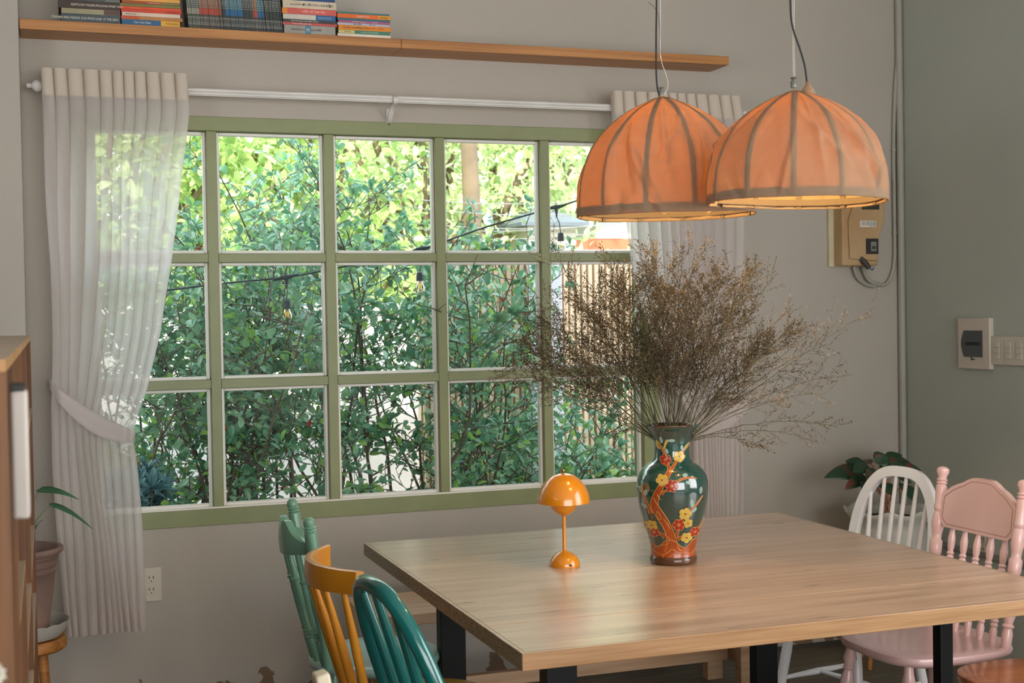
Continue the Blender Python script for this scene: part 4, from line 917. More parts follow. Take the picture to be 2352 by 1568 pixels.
def sprig(tip, label, group, seed, bow, nbr=18, nfl=15, pale=False, base_off=None, start=.30):
    R = np.random.RandomState(seed); t = thing('dried_sprig', label, 'dried flower', mouth, 0, group)
    a0 = R.uniform(0, 2 * PI); b0 = np.array([tip.x * .10 + .022 * math.cos(a0), tip.y * .10 + .022 * math.sin(a0), -.05])
    n_ = np.hypot(b0[0], b0[1]); b0[:2] *= min(1, .045 / (n_ + 1e-9))
    e0 = b0 + np.array([-b0[0] * 1.6, -b0[1] * 1.6, -.24])
    T = np.array(tip); L_ = np.linalg.norm(T)
    m1 = b0 + (T - b0) * .35 + np.array([0, 0, bow * L_ * .9]); m2 = b0 + (T - b0) * .72 + np.array([0, 0, bow * L_])
    cc = lambda s: b0 * (1 - s) ** 3 + m1 * 3 * s * (1 - s) ** 2 + m2 * 3 * s * s * (1 - s) + T * s ** 3
    main = [e0] + [cc(i / 16) + R.normal(0, .0012, 3) for i in range(17)]
    V, F = tubes_np([main], .0014, .0004, 4)
    paths = []; FV = []; FF = []
    def floret(p, d, s):
        k = len(FV); u = np.cross(d, R.normal(0, 1, 3)); u /= np.linalg.norm(u) + 1e-9; w_ = np.cross(d, u)
        FV.extend([p, p + d * s * .55 + u * s * .20, p + d * s, p + d * s * .5 - u * s * .20, p + d * s * .45 + w_ * s * .17]); FF.extend([(k, k + 1, k + 2, k + 3), (k, k + 1, k + 2, k + 4), (k, k + 4, k + 2, k + 3)])
    for i in range(nbr):
        s = start + (1 - start) * (i + R.uniform(0, .8)) / nbr; p = cc(min(s, .995)); tg = cc(min(1, s + .02)) - cc(s - .02); tg /= np.linalg.norm(tg)
        side = np.cross(tg, R.normal(0, 1, 3)); side /= np.linalg.norm(side) + 1e-9
        ln = L_ * R.uniform(.10, .26) * (1.25 - .75 * s); d = tg * .72 + side * .80 + np.array([0, 0, .10]); d /= np.linalg.norm(d)
        br = [p + d * ln * k / 5 + tg * .10 * ln * (k / 5) ** 2 + R.normal(0, .0012, 3) * (k > 0) for k in range(6)]; paths.append(br)
        for k in range(nfl):
            f = (k + R.uniform(0, 1)) / nfl; f = .18 + .82 * f; q_ = p + d * ln * f + tg * .10 * ln * f * f
            dd = d * .7 + R.normal(0, .55, 3); dd /= np.linalg.norm(dd)
            if R.rand() < .4:
                q2 = q_ + dd * R.uniform(.006, .016); paths.append([q_, q2]); q_ = q2
            floret(q_, dd, R.uniform(.0055, .0105))
    for k in range(10):
        f = .86 + .14 * R.rand(); dd = R.normal(0, .5, 3) + (T - cc(.9)) / (np.linalg.norm(T - cc(.9)) + 1e-9); dd /= np.linalg.norm(dd); floret(cc(f), dd, R.uniform(.005, .009))
    V2, F2 = tubes_np(paths, .00036, .00025, 3)
    npmesh('stem', np.array(V), np.array(F), M_STEM, t); 
    tag(npmesh('side_twigs', np.array(V2), np.array(F2), M_STEM, t), kind='stuff')
    FF4 = np.array(FF); tag(npmesh('florets', np.array(FV), FF4, M_FLL if pale else M_FL, t), kind='stuff')
    return t
R = random.Random(5)
def tipv(dx, dz, dep): return vr * (dx / ppm) + Vector((0, 0, dz / ppm)) - vd * dep
G1 = 'dense dried sprigs standing upright in the vase'; G2 = 'wispy dried sprigs arching out over the table'; G3 = 'dried sprigs leaning towards the window'
sd = 100
for i in range(38):
    ang = math.radians(R.gauss(4, 21)); ln = R.uniform(300, 425) * (1 - .15 * abs(math.sin(ang)))
    sprig(tipv(math.sin(ang) * ln, math.cos(ang) * ln, R.uniform(-.13, .13)), 'brown dried sprig standing upright in the middle of the vase', G1, sd, .02, 28, 20, start=.24); sd += 1
for i in range(26):
    ang = math.radians(R.uniform(-80, -18)); ln = R.uniform(290, 420)
    sprig(tipv(math.sin(ang) * ln, math.cos(ang) * ln, R.uniform(-.12, .12)), 'brown dried sprig leaning from the vase towards the window', G3, sd, .05, 26, 18); sd += 1
for (dx, dz, dep) in ((-375, 125, 0), (-278, 420, .03), (-290, 300, -.05), (-60, 415, .03)):
    sprig(tipv(dx, dz, dep), 'brown dried sprig leaning from the vase towards the window', G3, sd, .03, 20, 14, start=.4); sd += 1
for i, (dx, dz, dep) in enumerate(((452, 255, 0), (365, 180, .05), (345, 70, -.04), (370, -8, 0), (315, -40, .04), (210, -48, -.06), (330, 215, -.06), (235, 340, .03), (200, 365, -.04), (110, 360, .02), (280, 270, .06), (300, 120, .08), (250, 60, -.08), (165, 270, .05), (255, 190, -.02), (385, 105, .03))):
    sprig(tipv(dx, dz, dep), 'thin pale-tipped dried sprig arching from the vase over the table end', G2, sd, .10 if dz < 200 else .03, 15, 10, pale=(i % 2 == 0 and dz < 300), start=.42); sd += 1
sprig(tipv(-130, -20, -.07), 'small dried sprig hanging over the vase lip on the window side', None, sd, .22, 12, 14, start=.55)

#=SECTION= plants
M_TERRA = mat('dusty_terracotta', '#8f7468', .7, col2='#776056', scale=6); M_SOIL = mat('potting_soil', '#2d231c', .95, bump=.5, bscale=80)
M_LF = mat('glossy_green_leaf', '#2f6a3a', .3, col2='#1f4c2e', scale=14); M_STK = mat('leaf_stalk', '#5d7a4a', .5)
def leafmesh(P0, d, up, ln, wd, mt, name, par, droop=.25, fold=.15, n=8, heart=0):
    """one leaf blade from P0 along d"""
    d = Vector(d).normalized(); up = Vector(up); s = d.cross(up).normalized(); up = s.cross(d).normalized(); q = MB(); vs = []
    for i in range(n + 1):
        t = i / n; w_ = wd * (math.sin(PI * t ** (.75 if not heart else .55)) ** .8) * (1 - .3 * t * heart); w_ = max(w_, .0006)
        c_ = P0 + d * ln * t - Vector((0, 0, droop * ln * t * t)); vs += [c_ + s * w_ + up * w_ * fold, c_ + s * w_ * .5 + up * w_ * fold * .35, c_, c_ - s * w_ * .5 + up * w_ * fold * .35, c_ - s * w_ + up * w_ * fold]
    fs = [(i * 5 + k, i * 5 + k + 1, (i + 1) * 5 + k + 1, (i + 1) * 5 + k) for i in range(n) for k in range(4)]
    return q.add(vs, fs).build(name, mt, par, smooth=True, angle=180, solid=.0008)
# left plant on a stool
st = thing('plant_stool', 'round orange wooden stool under the terracotta pot', 'stool', (-.092, -.40, 0))
M_STL = mat('orange_stool_wood', '#b87a3a', .5, col2='#8f5a22', scale=6, stretch=(1, 8, 8))
MB().lathe([(.128, .408), (.136, .415), (.137, .438), (.13, .448)], 40).build('seat', M_STL, st, smooth=True)
for a in (45, 135, 225, 315):
    a = math.radians(a); MB().turned((.115 * math.cos(a), .115 * math.sin(a), 0), (.08 * math.cos(a), .08 * math.sin(a), .409), [(0, .012), (1, .016)]).build('leg', M_STL, st, smooth=True)
pp = thing('potted_plant', 'green leaved plant in a ribbed terracotta pot beside the left curtain', 'potted plant', (-.092, -.40, .4485))
q = MB(); ring = 96; rows = []
for (r, z, wv) in ((.09, 0, 0), (.118, .004, 0), (.132, .02, 0), (.141, .040, .0), (.147, .053, 1), (.144, .052, 1), (.128, .018, 0), (.09, .010, 0)):
    rows.append([(r * math.cos(2 * PI * j / ring), r * math.sin(2 * PI * j / ring), z + (.004 * abs(math.sin(9 * 2 * PI * j / ring)) if wv else 0)) for j in range(ring)])
vs = [p for r_ in rows for p in r_]
q.add(vs, [(i * ring + j, i * ring + (j + 1) % ring, (i + 1) * ring + (j + 1) % ring, (i + 1) * ring + j) for i in range(len(rows) - 1) for j in range(ring)] + [tuple(range(ring - 1, -1, -1)), tuple(range(7 * ring, 8 * ring))])
q.build('scalloped_saucer', mat('white_saucer', '#b9b7b0', .5, var=.06), pp, smooth=True)
MB().lathe([(.078, .012), (.083, .02), (.083, .032), (.080, .036), (.098, .15), (.104, .215), (.110, .218), (.111, .225), (.105, .229), (.106, .236), (.112, .239), (.113, .246), (.107, .250), (.109, .262), (.116, .265), (.117, .271), (.121, .276), (.132, .285), (.133, .296), (.128, .300), (.114, .298), (.108, .26), (.001, .255)], 56).build('pot', M_TERRA, pp, smooth=True, angle=60)
MB().lathe([(.107, .25), (.1, .262), (.001, .266)], 32).build('soil', M_SOIL, pp)
def stalk(par, a, b, r=.0022, bend=.03, mt=None):
    a = Vector(a); b = Vector(b); MB().tube(bez(a, a + Vector((0, 0, (b.z - a.z) * .5)), b + Vector((0, 0, bend)), b, 8), r, 6).build('stalk', mt or M_STK, par, smooth=True)
o0 = Vector((-.092, -.40, .4485))
for (bx, by, tx, ty, wd) in ((100, 1130, 172, 1142, .022), (128, 1166, 193, 1203, .0145), (84, 1212, 100, 1186, .018), (60, 1180, 20, 1160, .02), (66, 1150, 40, 1120, .02)):
    a = px(bx, by, 'Y', -.38) - o0; b = px(tx, ty, 'Y', -.42) - o0
    a = a + (a - b) * .25
    stalk(pp, (0, 0, .262), a + (b - a) * .12); leafmesh(a, b - a + Vector((0, 0, .3 * (b - a).length)), (0, -.45, 1), (b - a).length * 1.1, wd, M_LF, 'leaf', pp, droop=.34, heart=1)
# corner planter
M_AG = mat('dark_pink_edged_leaf', '#24422d', .35, col2='#6b3a33', scale=13, ramp=(.34, .44)); M_AST = mat('pink_leaf_stalk', '#b77f66', .5)
cpx = Vector((3.322, -.36, 0))
ps = thing('plant_stand', 'round orange wooden stand under the white corner planter', 'plant stand', cpx)
MB().lathe([(.135, .315), (.142, .322), (.142, .345), (.136, .352)], 36).build('top', M_STL, ps, smooth=True)
for a in (20, 110, 200, 290):
    a = math.radians(a); MB().turned((.15 * math.cos(a), .15 * math.sin(a), 0), (.10 * math.cos(a), .10 * math.sin(a), .316), [(0, .012), (1, .016)]).build('leg', M_STL, ps, smooth=True)
p2 = thing('potted_plant', 'dark leaved plant in a white wavy-rimmed planter in the wall corner', 'potted plant', (cpx.x, cpx.y, .3525))
M_PLW = mat('white_planter_glaze', '#c3c0b6', .45, var=.05)
q = MB(); ring = 96; rows = []
for (r, z, wv, fl_k) in ((.095, 0, 0, 0), (.125, .03, 0, .3), (.152, .10, 0, 1), (.158, .17, 0, 1), (.150, .22, 0, .6), (.146, .245, .2, 0), (.172, .275, .8, 0), (.186, .298, 1, 0), (.182, .302, 1, 0), (.164, .285, .8, 0), (.138, .25, 0, 0), (.14, .20, 0, 0)):
    rows.append([((r + .004 * fl_k * abs(math.sin(14 * PI * j / ring))) * math.cos(2 * PI * j / ring), (r + .004 * fl_k * abs(math.sin(14 * PI * j / ring))) * math.sin(2 * PI * j / ring), z + .008 * wv * math.sin(8 * 2 * PI * j / ring)) for j in range(ring)])
vs = [p for r_ in rows for p in r_]; m = len(rows)
q.add(vs, [(i * ring + j, i * ring + (j + 1) % ring, (i + 1) * ring + (j + 1) % ring, (i + 1) * ring + j) for i in range(m - 1) for j in range(ring)] + [tuple(range(ring - 1, -1, -1))])
q.build('planter', M_PLW, p2, smooth=True, angle=180)
MB().lathe([(.142, .215), (.12, .262), (.001, .268)], 36).build('soil', M_SOIL, p2, smooth=True)
o1 = Vector((cpx.x, cpx.y, .3525))
LV = [(1985, 1085, 1907, 1093, .030, -.36), (1982, 1072, 1945, 1058, .026, -.30), (2035, 1058, 2068, 1044, .022, -.34), (2065, 1072, 2108, 1078, .018, -.30), (2010, 1062, 2040, 1050, .03, -.38), (1990, 1095, 1950, 1118, .022, -.42), (2020, 1080, 2075, 1068, .03, -.40), (1995, 1070, 1965, 1080, .026, -.44), (2040, 1085, 2070, 1090, .026, -.46), (2005, 1075, 2000, 1112, .022, -.50), (2075, 1110, 2090, 1140, .03, -.48), (2025, 1110, 2050, 1135, .026, -.5), (1990, 1110, 1985, 1130, .02, -.48), (2045, 1066, 2085, 1062, .028, -.26), (2000, 1065, 1978, 1058, .022, -.24), (2060, 1095, 2088, 1105, .024, -.24), (2030, 1070, 2020, 1052, .022, -.3)]
for (bx, by, tx, ty, wd, Y) in LV:
    a = px(bx, by, 'Y', (Y - .36) / 2) - o1; b = px(tx, ty, 'Y', Y) - o1; ln = (b - a).length
    MB().tube(bez((rnd.uniform(-.02, .02), rnd.uniform(-.02, .02), .262), (a.x * .2, a.y * .2, .36), (a.x * .6, a.y * .6, a.z - .03), a, 8), .0022, 6).build('stalk', M_AST, p2, smooth=True)
    leafmesh(a, b - a + Vector((0, 0, .22 * ln)), (rnd.uniform(-.4, .4), -1.0, rnd.uniform(.5, 1.1)), ln * 1.2, wd * 1.3, M_AG, 'leaf', p2, droop=.24, fold=.12)

#=SECTION= garden
# ------------------------------------------------------------------ garden outside the window
tag(box('ground', mat('pale_concrete_yard', '#d9d4cb', .8, var=.08, scale=1.5), -14, 26, T, 40, -.30, -.10), kind='structure')
tag(box('trim_2', M_CEIL, XL - .15, XR + .15, T, .55, 3.2, 3.35), kind='structure')     # eaves
gw = thing('garden_wall', 'white rendered garden wall behind the leafy hedge', 'wall', (0, 2.45, -.1))
gw['kind'] = 'structure'
box('wall_face', mat('white_render', '#efece8', .8, var=.03), -4, 2.35, 0, .12, 0, 1.62, gw, .01)
box('coping', mat('white_render', '#efece8'), -4.02, 2.37, -.03, .15, 1.62, 1.67, gw, .01)
# slatted fence
M_SLAT = mat('pale_cedar_slat', '#f0d9bd', .6, col2='#e6c8a6', scale=3, stretch=(20, 20, 1)); M_SBK = mat('fence_backing', '#e0c4b0', .8)
fe = thing('slat_fence', 'pale wooden fence of narrow upright slats in the garden', 'fence', (1.86, 1.62, -.1))
sme = None
for i in range(76):
    if sme is None:
        sl = MB().box(0, .0215, 0, .022, .02, 1.90).build('slat', M_SLAT, fe, bevel=0); sme = sl.data
    else:
        sl = bpy.data.objects.new('slat', sme); COL.objects.link(sl); sl.parent = fe
    sl.location = (i * .0362, rnd.uniform(-.001, .001), 0)
box('backing_board', M_SBK, -.01, 2.76, .024, .036, .02, 1.88, fe)
for z in (.05, 1.80): box('rail', M_SLAT, -.01, 2.76, .037, .065, z, z + .05, fe)
for x in (0, .9, 1.8, 2.7): box('post', M_SLAT, x, x + .06, .066, .126, 0, 1.9, fe)
wp = thing('white_post', 'white painted post in the garden between hedge and slat fence', 'post', (2.43, 1.50, -.1))
box('shaft', mat('white_post_paint', '#e6e4ee', .5), 0, .17, 0, .08, 0, 1.93, wp, .008)
box('cap', mat('white_post_paint', '#e6e4ee'), -.015, .185, -.015, .095, 1.931, 1.96, wp, .006)
# neighbours' roofs
def house(name, label, x0, x1, y0, y1, zr, rise, nsl, wallm, roofm, cat='building'):
    t = thing(name, label, cat, (x0, y0, -.1)); W_, D_ = x1 - x0, y1 - y0; zr += .1
    box('wall', wallm, 0, W_, 0, D_, 0, zr, t)
    h = MB(); 
    for k in range(nsl): h.box(-.012, W_ + .012, -.014, -.002, zr - .06 - k * .062, zr - .02 - k * .062)
    h.build('siding', wallm, t)
    e = .08 + W_ * .05; q = MB()
    q.add([(-e, -e, zr), (W_ + e, -e, zr), (W_ + e, D_ + e, zr), (-e, D_ + e, zr), (W_ * .38, D_ / 2, zr + rise), (W_ * .62, D_ / 2, zr + rise), (-e, -e, zr - .03), (W_ + e, -e, zr - .03), (W_ + e, D_ + e, zr - .03), (-e, D_ + e, zr - .03)],
          [(0, 1, 5, 4), (1, 2, 5), (2, 3, 4, 5), (3, 0, 4), (0, 6, 7, 1), (1, 7, 8, 2), (2, 8, 9, 3), (3, 9, 6, 0), (6, 9, 8, 7)])
    q.build('roof', roofm, t)
    return t
M_HW = mat('cream_siding', '#b9b29c', .7, var=.05); M_GR_ = mat('grey_metal_roof', '#646b72', .6)
a = px(1215, 560, 'Y', 5.2); b = px(1318, 512, 'Y', 5.2)
house('garden_kiosk', 'small cream clad kiosk with a grey hipped roof beyond the fence', a.x, b.x, 5.2, 5.7, b.z, .15, 6, M_HW, M_GR_)
a = px(932, 575, 'Y', 6.4); b = px(1008, 552, 'Y', 6.4)
house('garden_kiosk', 'smaller cream clad kiosk further off behind the hedge top', a.x, b.x, 6.4, 6.8, b.z, .12, 4, M_HW, M_GR_)
a = px(1335, 640, 'Y', 7.0); b = px(1560, 548, 'Y', 7.0)
t = thing('brick_building', 'low salmon walled house with a white upper band behind the fence', 'building', (a.x, 7.0, -.1))
box('lower_wall', mat('salmon_wall', '#b06a48', .8, var=.06), 0, 2.2, 0, .8, 0, b.z + .1, t)
box('upper_wall', mat('white_upper_wall', '#f3efe9', .7), .45, 2.2, .02, .8, b.z + .1, b.z + .28, t)
box('window_strip', mat('greyed_window', '#b9bdb0', .3), .16, .44, -.01, .7, b.z + .1, b.z + .26, t)
box('roof', M_GR_, -.1, 2.3, -.08, .9, b.z + .28, b.z + .30, t)
a = px(1170, 590, 'Y', 3.6); b = px(1480, 574, 'Y', 3.6)
t = thing('garden_ledge', 'white ledge of a low garden wall just above the slat fence', 'wall', (a.x, 3.6, -.1))
box('wall_face', mat('white_render', '#efece8'), 0, 2.0, 0, .2, 0, b.z + .06, t); box('coping', mat('white_render', '#efece8'), -.03, 2.03, -.03, .23, b.z + .06, b.z + .1, t)

# ---- leaves and shrubs
def leaf_template(ln=1.0, wd=.26, fold=.18, curl=.12):
    V = [(0, 0, 0)]; ts = (.28, .62, .88)
    for t, w_ in zip(ts, (.72, 1.0, .62)): V += [(t, wd * w_, fold * wd * w_ * 2 - curl * t * t), (t, 0, -curl * t * t), (t, -wd * w_, fold * wd * w_ * 2 - curl * t * t)]
    V += [(1, 0, -curl)]
    F = [(0, 3, 2, 2), (0, 2, 1, 1)]
    F = [(0, 2, 1), (0, 3, 2), (1, 2, 5), (1, 5, 4), (2, 3, 6), (2, 6, 5), (4, 5, 8), (4, 8, 7), (5, 6, 9), (5, 9, 8), (7, 8, 10), (8, 9, 10)]
    return np.array(V) * ln, np.array(F)
LT = leaf_template()
def bake_leaves(P, D, U, Sz, tmpl=LT):
    """positions, directions, up vectors, sizes -> one vertex and face array"""
    P, D, U, Sz = map(np.asarray, (P, D, U, Sz)); D = D / np.linalg.norm(D, axis=1, keepdims=True)
    S_ = np.cross(U, D); S_ /= np.linalg.norm(S_, axis=1, keepdims=True) + 1e-9; N_ = np.cross(D, S_)
    tv, tf = tmpl; n = len(P); k = len(tv)
    V = P[:, None, :] + Sz[:, None, None] * (tv[None, :, 0, None] * D[:, None, :] + tv[None, :, 1, None] * S_[:, None, :] + tv[None, :, 2, None] * N_[:, None, :])
    F = (np.arange(n) * k)[:, None, None] + tf[None]
    return V.reshape(-1, 3), F.reshape(-1, 3)
def leafm(name, c1, c2, rough=.35, trans=.3, spec=.5):
    """foliage: colour differs from leaf to leaf"""
    m = bpy.data.materials.new(name); m.use_nodes = True; nt = m.node_tree; b = nt.nodes['Principled BSDF']; MATS[name] = m
    geo = node(nt, 'ShaderNodeNewGeometry'); cr = node(nt, 'ShaderNodeValToRGB'); nt.links.new(geo.outputs['Random Per Island'], cr.inputs[0])
    cr.color_ramp.elements[0].color = lin(c1); cr.color_ramp.elements[1].color = lin(c2)
    nt.links.new(cr.outputs[0], b.inputs['Base Color']); b.inputs['Roughness'].default_value = rough; b.inputs['Specular IOR Level'].default_value = spec
    out = nt.nodes['Material Output']; tr = node(nt, 'ShaderNodeBsdfTranslucent'); mx = node(nt, 'ShaderNodeMixShader'); mx.inputs[0].default_value = trans
    nt.links.new(cr.outputs[0], tr.inputs[0]); nt.links.new(b.outputs[0], mx.inputs[1]); nt.links.new(tr.outputs[0], mx.inputs[2]); nt.links.new(mx.outputs[0], out.inputs[0])
    return m
M_HL = leafm('hedge_leaf', '#4f8a6f', '#93bd92', .34, .3, 1.0); M_HL2 = leafm('hedge_young_leaf', '#7fb356', '#a9cf6a', .4, .4)
M_TW = mat('grey_brown_twig', '#6b5b50', .8, var=.15); M_RF = mat('red_blossom', '#cf4526', .5, trans=.3); M_BL = mat('yellowed_leaf', '#c9962e', .6, trans=.3)
lobj = {}
def single_leaf(par, p, d, u, s, mt, name='leaf'):
    key = mt.name
    if key not in lobj:
        tv, tf = LT; me = bpy.data.meshes.new(name); me.from_pydata([tuple(v) for v in tv], [], [tuple(f) for f in tf]); me.materials.append(mt)
        me.polygons.foreach_set('use_smooth', [True] * len(me.polygons)); lobj[key] = me
    o = bpy.data.objects.new(name, lobj[key]); COL.objects.link(o); o.parent = par
    d = Vector(d).normalized(); sd_ = Vector(u).cross(d).normalized(); n_ = d.cross(sd_)
    M = Matrix(((d.x, sd_.x, n_.x, p[0]), (d.y, sd_.y, n_.y, p[1]), (d.z, sd_.z, n_.z, p[2]), (0, 0, 0, 1))) @ Matrix.Scale(s, 4)
    o.matrix_local = M
    return o
def shrub(name, label, base, seed, nstem, height, spread, leafsz, ntop, nind, group, dens=1.0, zmin=.35, lm=M_HL, ym=M_HL2, flowers=5, tw=1.0):
    """woody shrub: stems from the ground fork three times, leaves sit along the last twigs"""
    R = np.random.RandomState(seed); t = thing(name, label, 'shrub', base, 0, group)
    thick = []; thin = []; LP, LD, LS = [], [], []
    def grow(p, d, ln, n, wob, up=.05):
        out = [p]; step = ln / n
        for i in range(n):
            d = d + R.normal(0, wob, 3) + np.array([0, 0, up]); d = d / np.linalg.norm(d); p = p + d * step; out.append(p)
        return out, d
    def twig(p, d, ln):
        path, d2 = grow(p, d, ln, 5, .16, .04); thin.append(path)
        nl = max(3, int(ln / .026 * dens))
        for k in range(nl):
            f = (k + .5) / nl * 5; i = min(4, int(f)); q = path[i] + (path[i + 1] - path[i]) * (f - i); dd = path[i + 1] - path[i]; dd = dd / np.linalg.norm(dd)
            s = R.normal(0, 1, 3); s -= dd * s.dot(dd); s /= np.linalg.norm(s)
            LP.append(q); LD.append(s + dd * R.uniform(.3, .9) + np.array([0, 0, R.uniform(-.5, .3)])); LS.append(leafsz * R.uniform(.6, 1.15))
        for k in range(ntop):
            s = R.normal(0, 1, 3); LP.append(path[-1]); LD.append(s * .7 + d2); LS.append(leafsz * R.uniform(.7, 1.25))
    for s in range(nstem):
        a = 2 * PI * (s + R.rand()) / nstem; p = np.array([math.cos(a) * .06, math.sin(a) * .05, .0]); h = height * R.uniform(.72, 1.08)
        d = np.array([math.cos(a) * spread, math.sin(a) * spread * .55, 1.0]); d /= np.linalg.norm(d)
        main, dm = grow(p, d, h, 12, .10, .03); thick.append(main)
        for i in range(2, 13):
            if main[i][2] < zmin: continue
            for b in range(2):
                az = R.uniform(0, 2 * PI); db = np.array([math.cos(az), math.sin(az) * .7, R.uniform(.15, .8)]); db /= np.linalg.norm(db)
                br, dd = grow(main[i], db, R.uniform(.18, .36), 5, .18, .06); thin.append(br)
                for k in (2, 3, 4, 5):
                    az = R.uniform(0, 2 * PI); dt = dd * .6 + np.array([math.cos(az), math.sin(az), R.uniform(-.2, .6)]) * .7; twig(br[k], dt / np.linalg.norm(dt), R.uniform(.07, .17))
        twig(main[-1], dm, .16)
    V, F = tubes_np(thick, .011 * tw, .003, 5); npmesh('stems', np.array(V), np.array(F), M_TW, t)['kind'] = 'stuff'
    V, F = tubes_np(thin, .0032, .0012, 3); npmesh('twigs', np.array(V), np.array(F), M_TW, t)['kind'] = 'stuff'
    lim = .33 - base[1]
    for P_ in thick + thin:
        for q in P_: q[1] = max(q[1], lim)
    LP, LD, LS = np.array(LP), np.array(LD), np.array(LS); LP[:, 1] = np.maximum(LP[:, 1], lim); LU = R.normal(0, .45, LP.shape) + np.array([0, -.25, 1.0])
    # the leaves nearest the window stand out one by one
    score = LP[:, 1] - R.rand(len(LP)) * .05 + (LP[:, 2] + base[2] < .72) * 5; order = np.argsort(score); ind = order[:nind]; rest = order[nind:]
    for k, i in enumerate(ind): single_leaf(t, LP[i], LD[i], LU[i], LS[i] * 1.05, ym if k % 7 == 0 else lm)
    young = R.rand(len(rest)) < .13
    for nm, sel, mm in (('foliage', rest[~young], lm), ('young_foliage', rest[young], ym)):
        V, F = bake_leaves(LP[sel], LD[sel], LU[sel], LS[sel]); tag(npmesh(nm, V, F, mm, t, smooth=True), kind='stuff')
    if flowers:
        for i in R.choice(order[:max(60, len(order) // 3)], flowers, replace=False):
            q = MB(); p = Vector(LP[i])
            for k in range(5):
                a = 2 * PI * k / 5; d = Vector((math.cos(a), -.5, math.sin(a))).normalized(); n_ = Vector((-math.sin(a), 0, math.cos(a)))
                q.add([p, p + d * .010 + n_ * .006, p + d * .019, p + d * .010 - n_ * .006], [(0, 1, 2, 3)])
            q.build('blossom', M_RF if R.rand() < .85 else M_BL, t, solid=.0006)
    return t
GH = 'shrubs of the hedge outside the window'
hs = [(.22, .80, 5, 1.66, .30, 'hedge shrub beside the left curtain, leafy almost to the ground'), (.66, .84, 6, 1.86, .26, 'hedge shrub in front, left of the green chair, with broad leaves'),
      (1.10, .82, 6, 1.98, .26, 'hedge shrub in front behind the middle column of panes'), (1.54, .84, 6, 1.92, .26, 'hedge shrub in front with bare crossing stems, seen above the bench'),
      (1.98, .84, 5, 1.72, .24, 'hedge shrub at the fence end, thinning out over the slats'),
      (.02, 1.25, 5, 1.92, .30, 'back row hedge shrub seen through the left curtain'), (.48, 1.28, 6, 2.02, .28, 'back row hedge shrub in the first pane column, behind the festoon cable'),
      (.95, 1.25, 6, 2.18, .28, 'tall back row hedge shrub in the second pane column'), (1.45, 1.28, 6, 2.22, .26, 'tallest back row hedge shrub in the middle panes'), (1.92, 1.22, 4, 1.95, .22, 'thin back row hedge shrub against the slats')]
for i, (x, y_, ns, h, spd, lb_) in enumerate(hs):
    shrub('hedge_shrub', lb_, (x, y_, -.1), 40 + i, ns, h, spd, .050, 3, 58 if i < 5 else 8, GH, zmin=.62 if i < 5 else 1.12, dens=.92, flowers=2 if i < 5 else 1)
for i, (x, y_, h, lb_) in enumerate(((1.90, .80, 2.25, 'single tall leafy shoot standing above the hedge before the kiosks'), (.62, .84, 2.30, 'tall bare-stemmed shoot above the hedge in the second pane column'))):
    shrub('tall_shoot', lb_, (x, y_, -.1), 60 + i, 1, h, .05, .05, 4, 12, None, zmin=1.5, dens=1.0, flowers=0, tw=.7)
shrub('low_shrub', 'low leafy shrub at the foot of the slat fence behind the table lamp', (2.36, .95, -.1), 70, 4, 1.02, .30, .055, 3, 30, None, zmin=.45, flowers=1)
shrub('low_shrub', 'small dark plant low before the slats near the vase', (2.62, 1.3, -.1), 71, 3, .86, .25, .055, 3, 20, None, zmin=.4, flowers=0)
# spiky plants at the left foot of the window
def spiky(label, base, n, rad, colr, seed, ln):
    R = np.random.RandomState(seed); t = thing('spiky_shrub', label, 'shrub', base); P, D, S_ = [], [], []; stems = []
    for i in range(n):
        c_ = np.array([R.uniform(-rad, rad), R.uniform(-.1, .1), R.uniform(.0, 1.0)]); c_[2] = rad * 2.2 * c_[2] * (1 - abs(c_[0]) / rad * .4) + (.62 - base[2])
        stems.append([np.array([c_[0] * .3, 0, 0]), c_ * np.array([.7, .7, .5]), c_])
        for k in range(26):
            d = R.normal(0, 1, 3) + np.array([0, -.5, .6]); P.append(c_); D.append(d); S_.append(ln * R.uniform(.7, 1.2))
    V, F = bake_leaves(P, D, R.normal(0, 1, (len(P), 3)), S_, leaf_template(1, .09, .1, .1)); tag(npmesh('needles', V, F, colr, t, smooth=True), kind='stuff')
    V, F = tubes_np(stems, .006, .003, 4); tag(npmesh('stems', np.array(V), np.array(F), M_TW, t), kind='stuff')
spiky('blue green spiky shrub low beside the left curtain', (.30, .50, -.1), 46, .15, leafm('blue_spike', '#3f6c78', '#7ba3a6', .4, .15), 5, .075)
spiky('cream tipped spiky shrub above the blue green one', (.24, .80, .22), 40, .17, leafm('cream_spike', '#b9a878', '#e9dfb6', .5, .3), 6, .070)
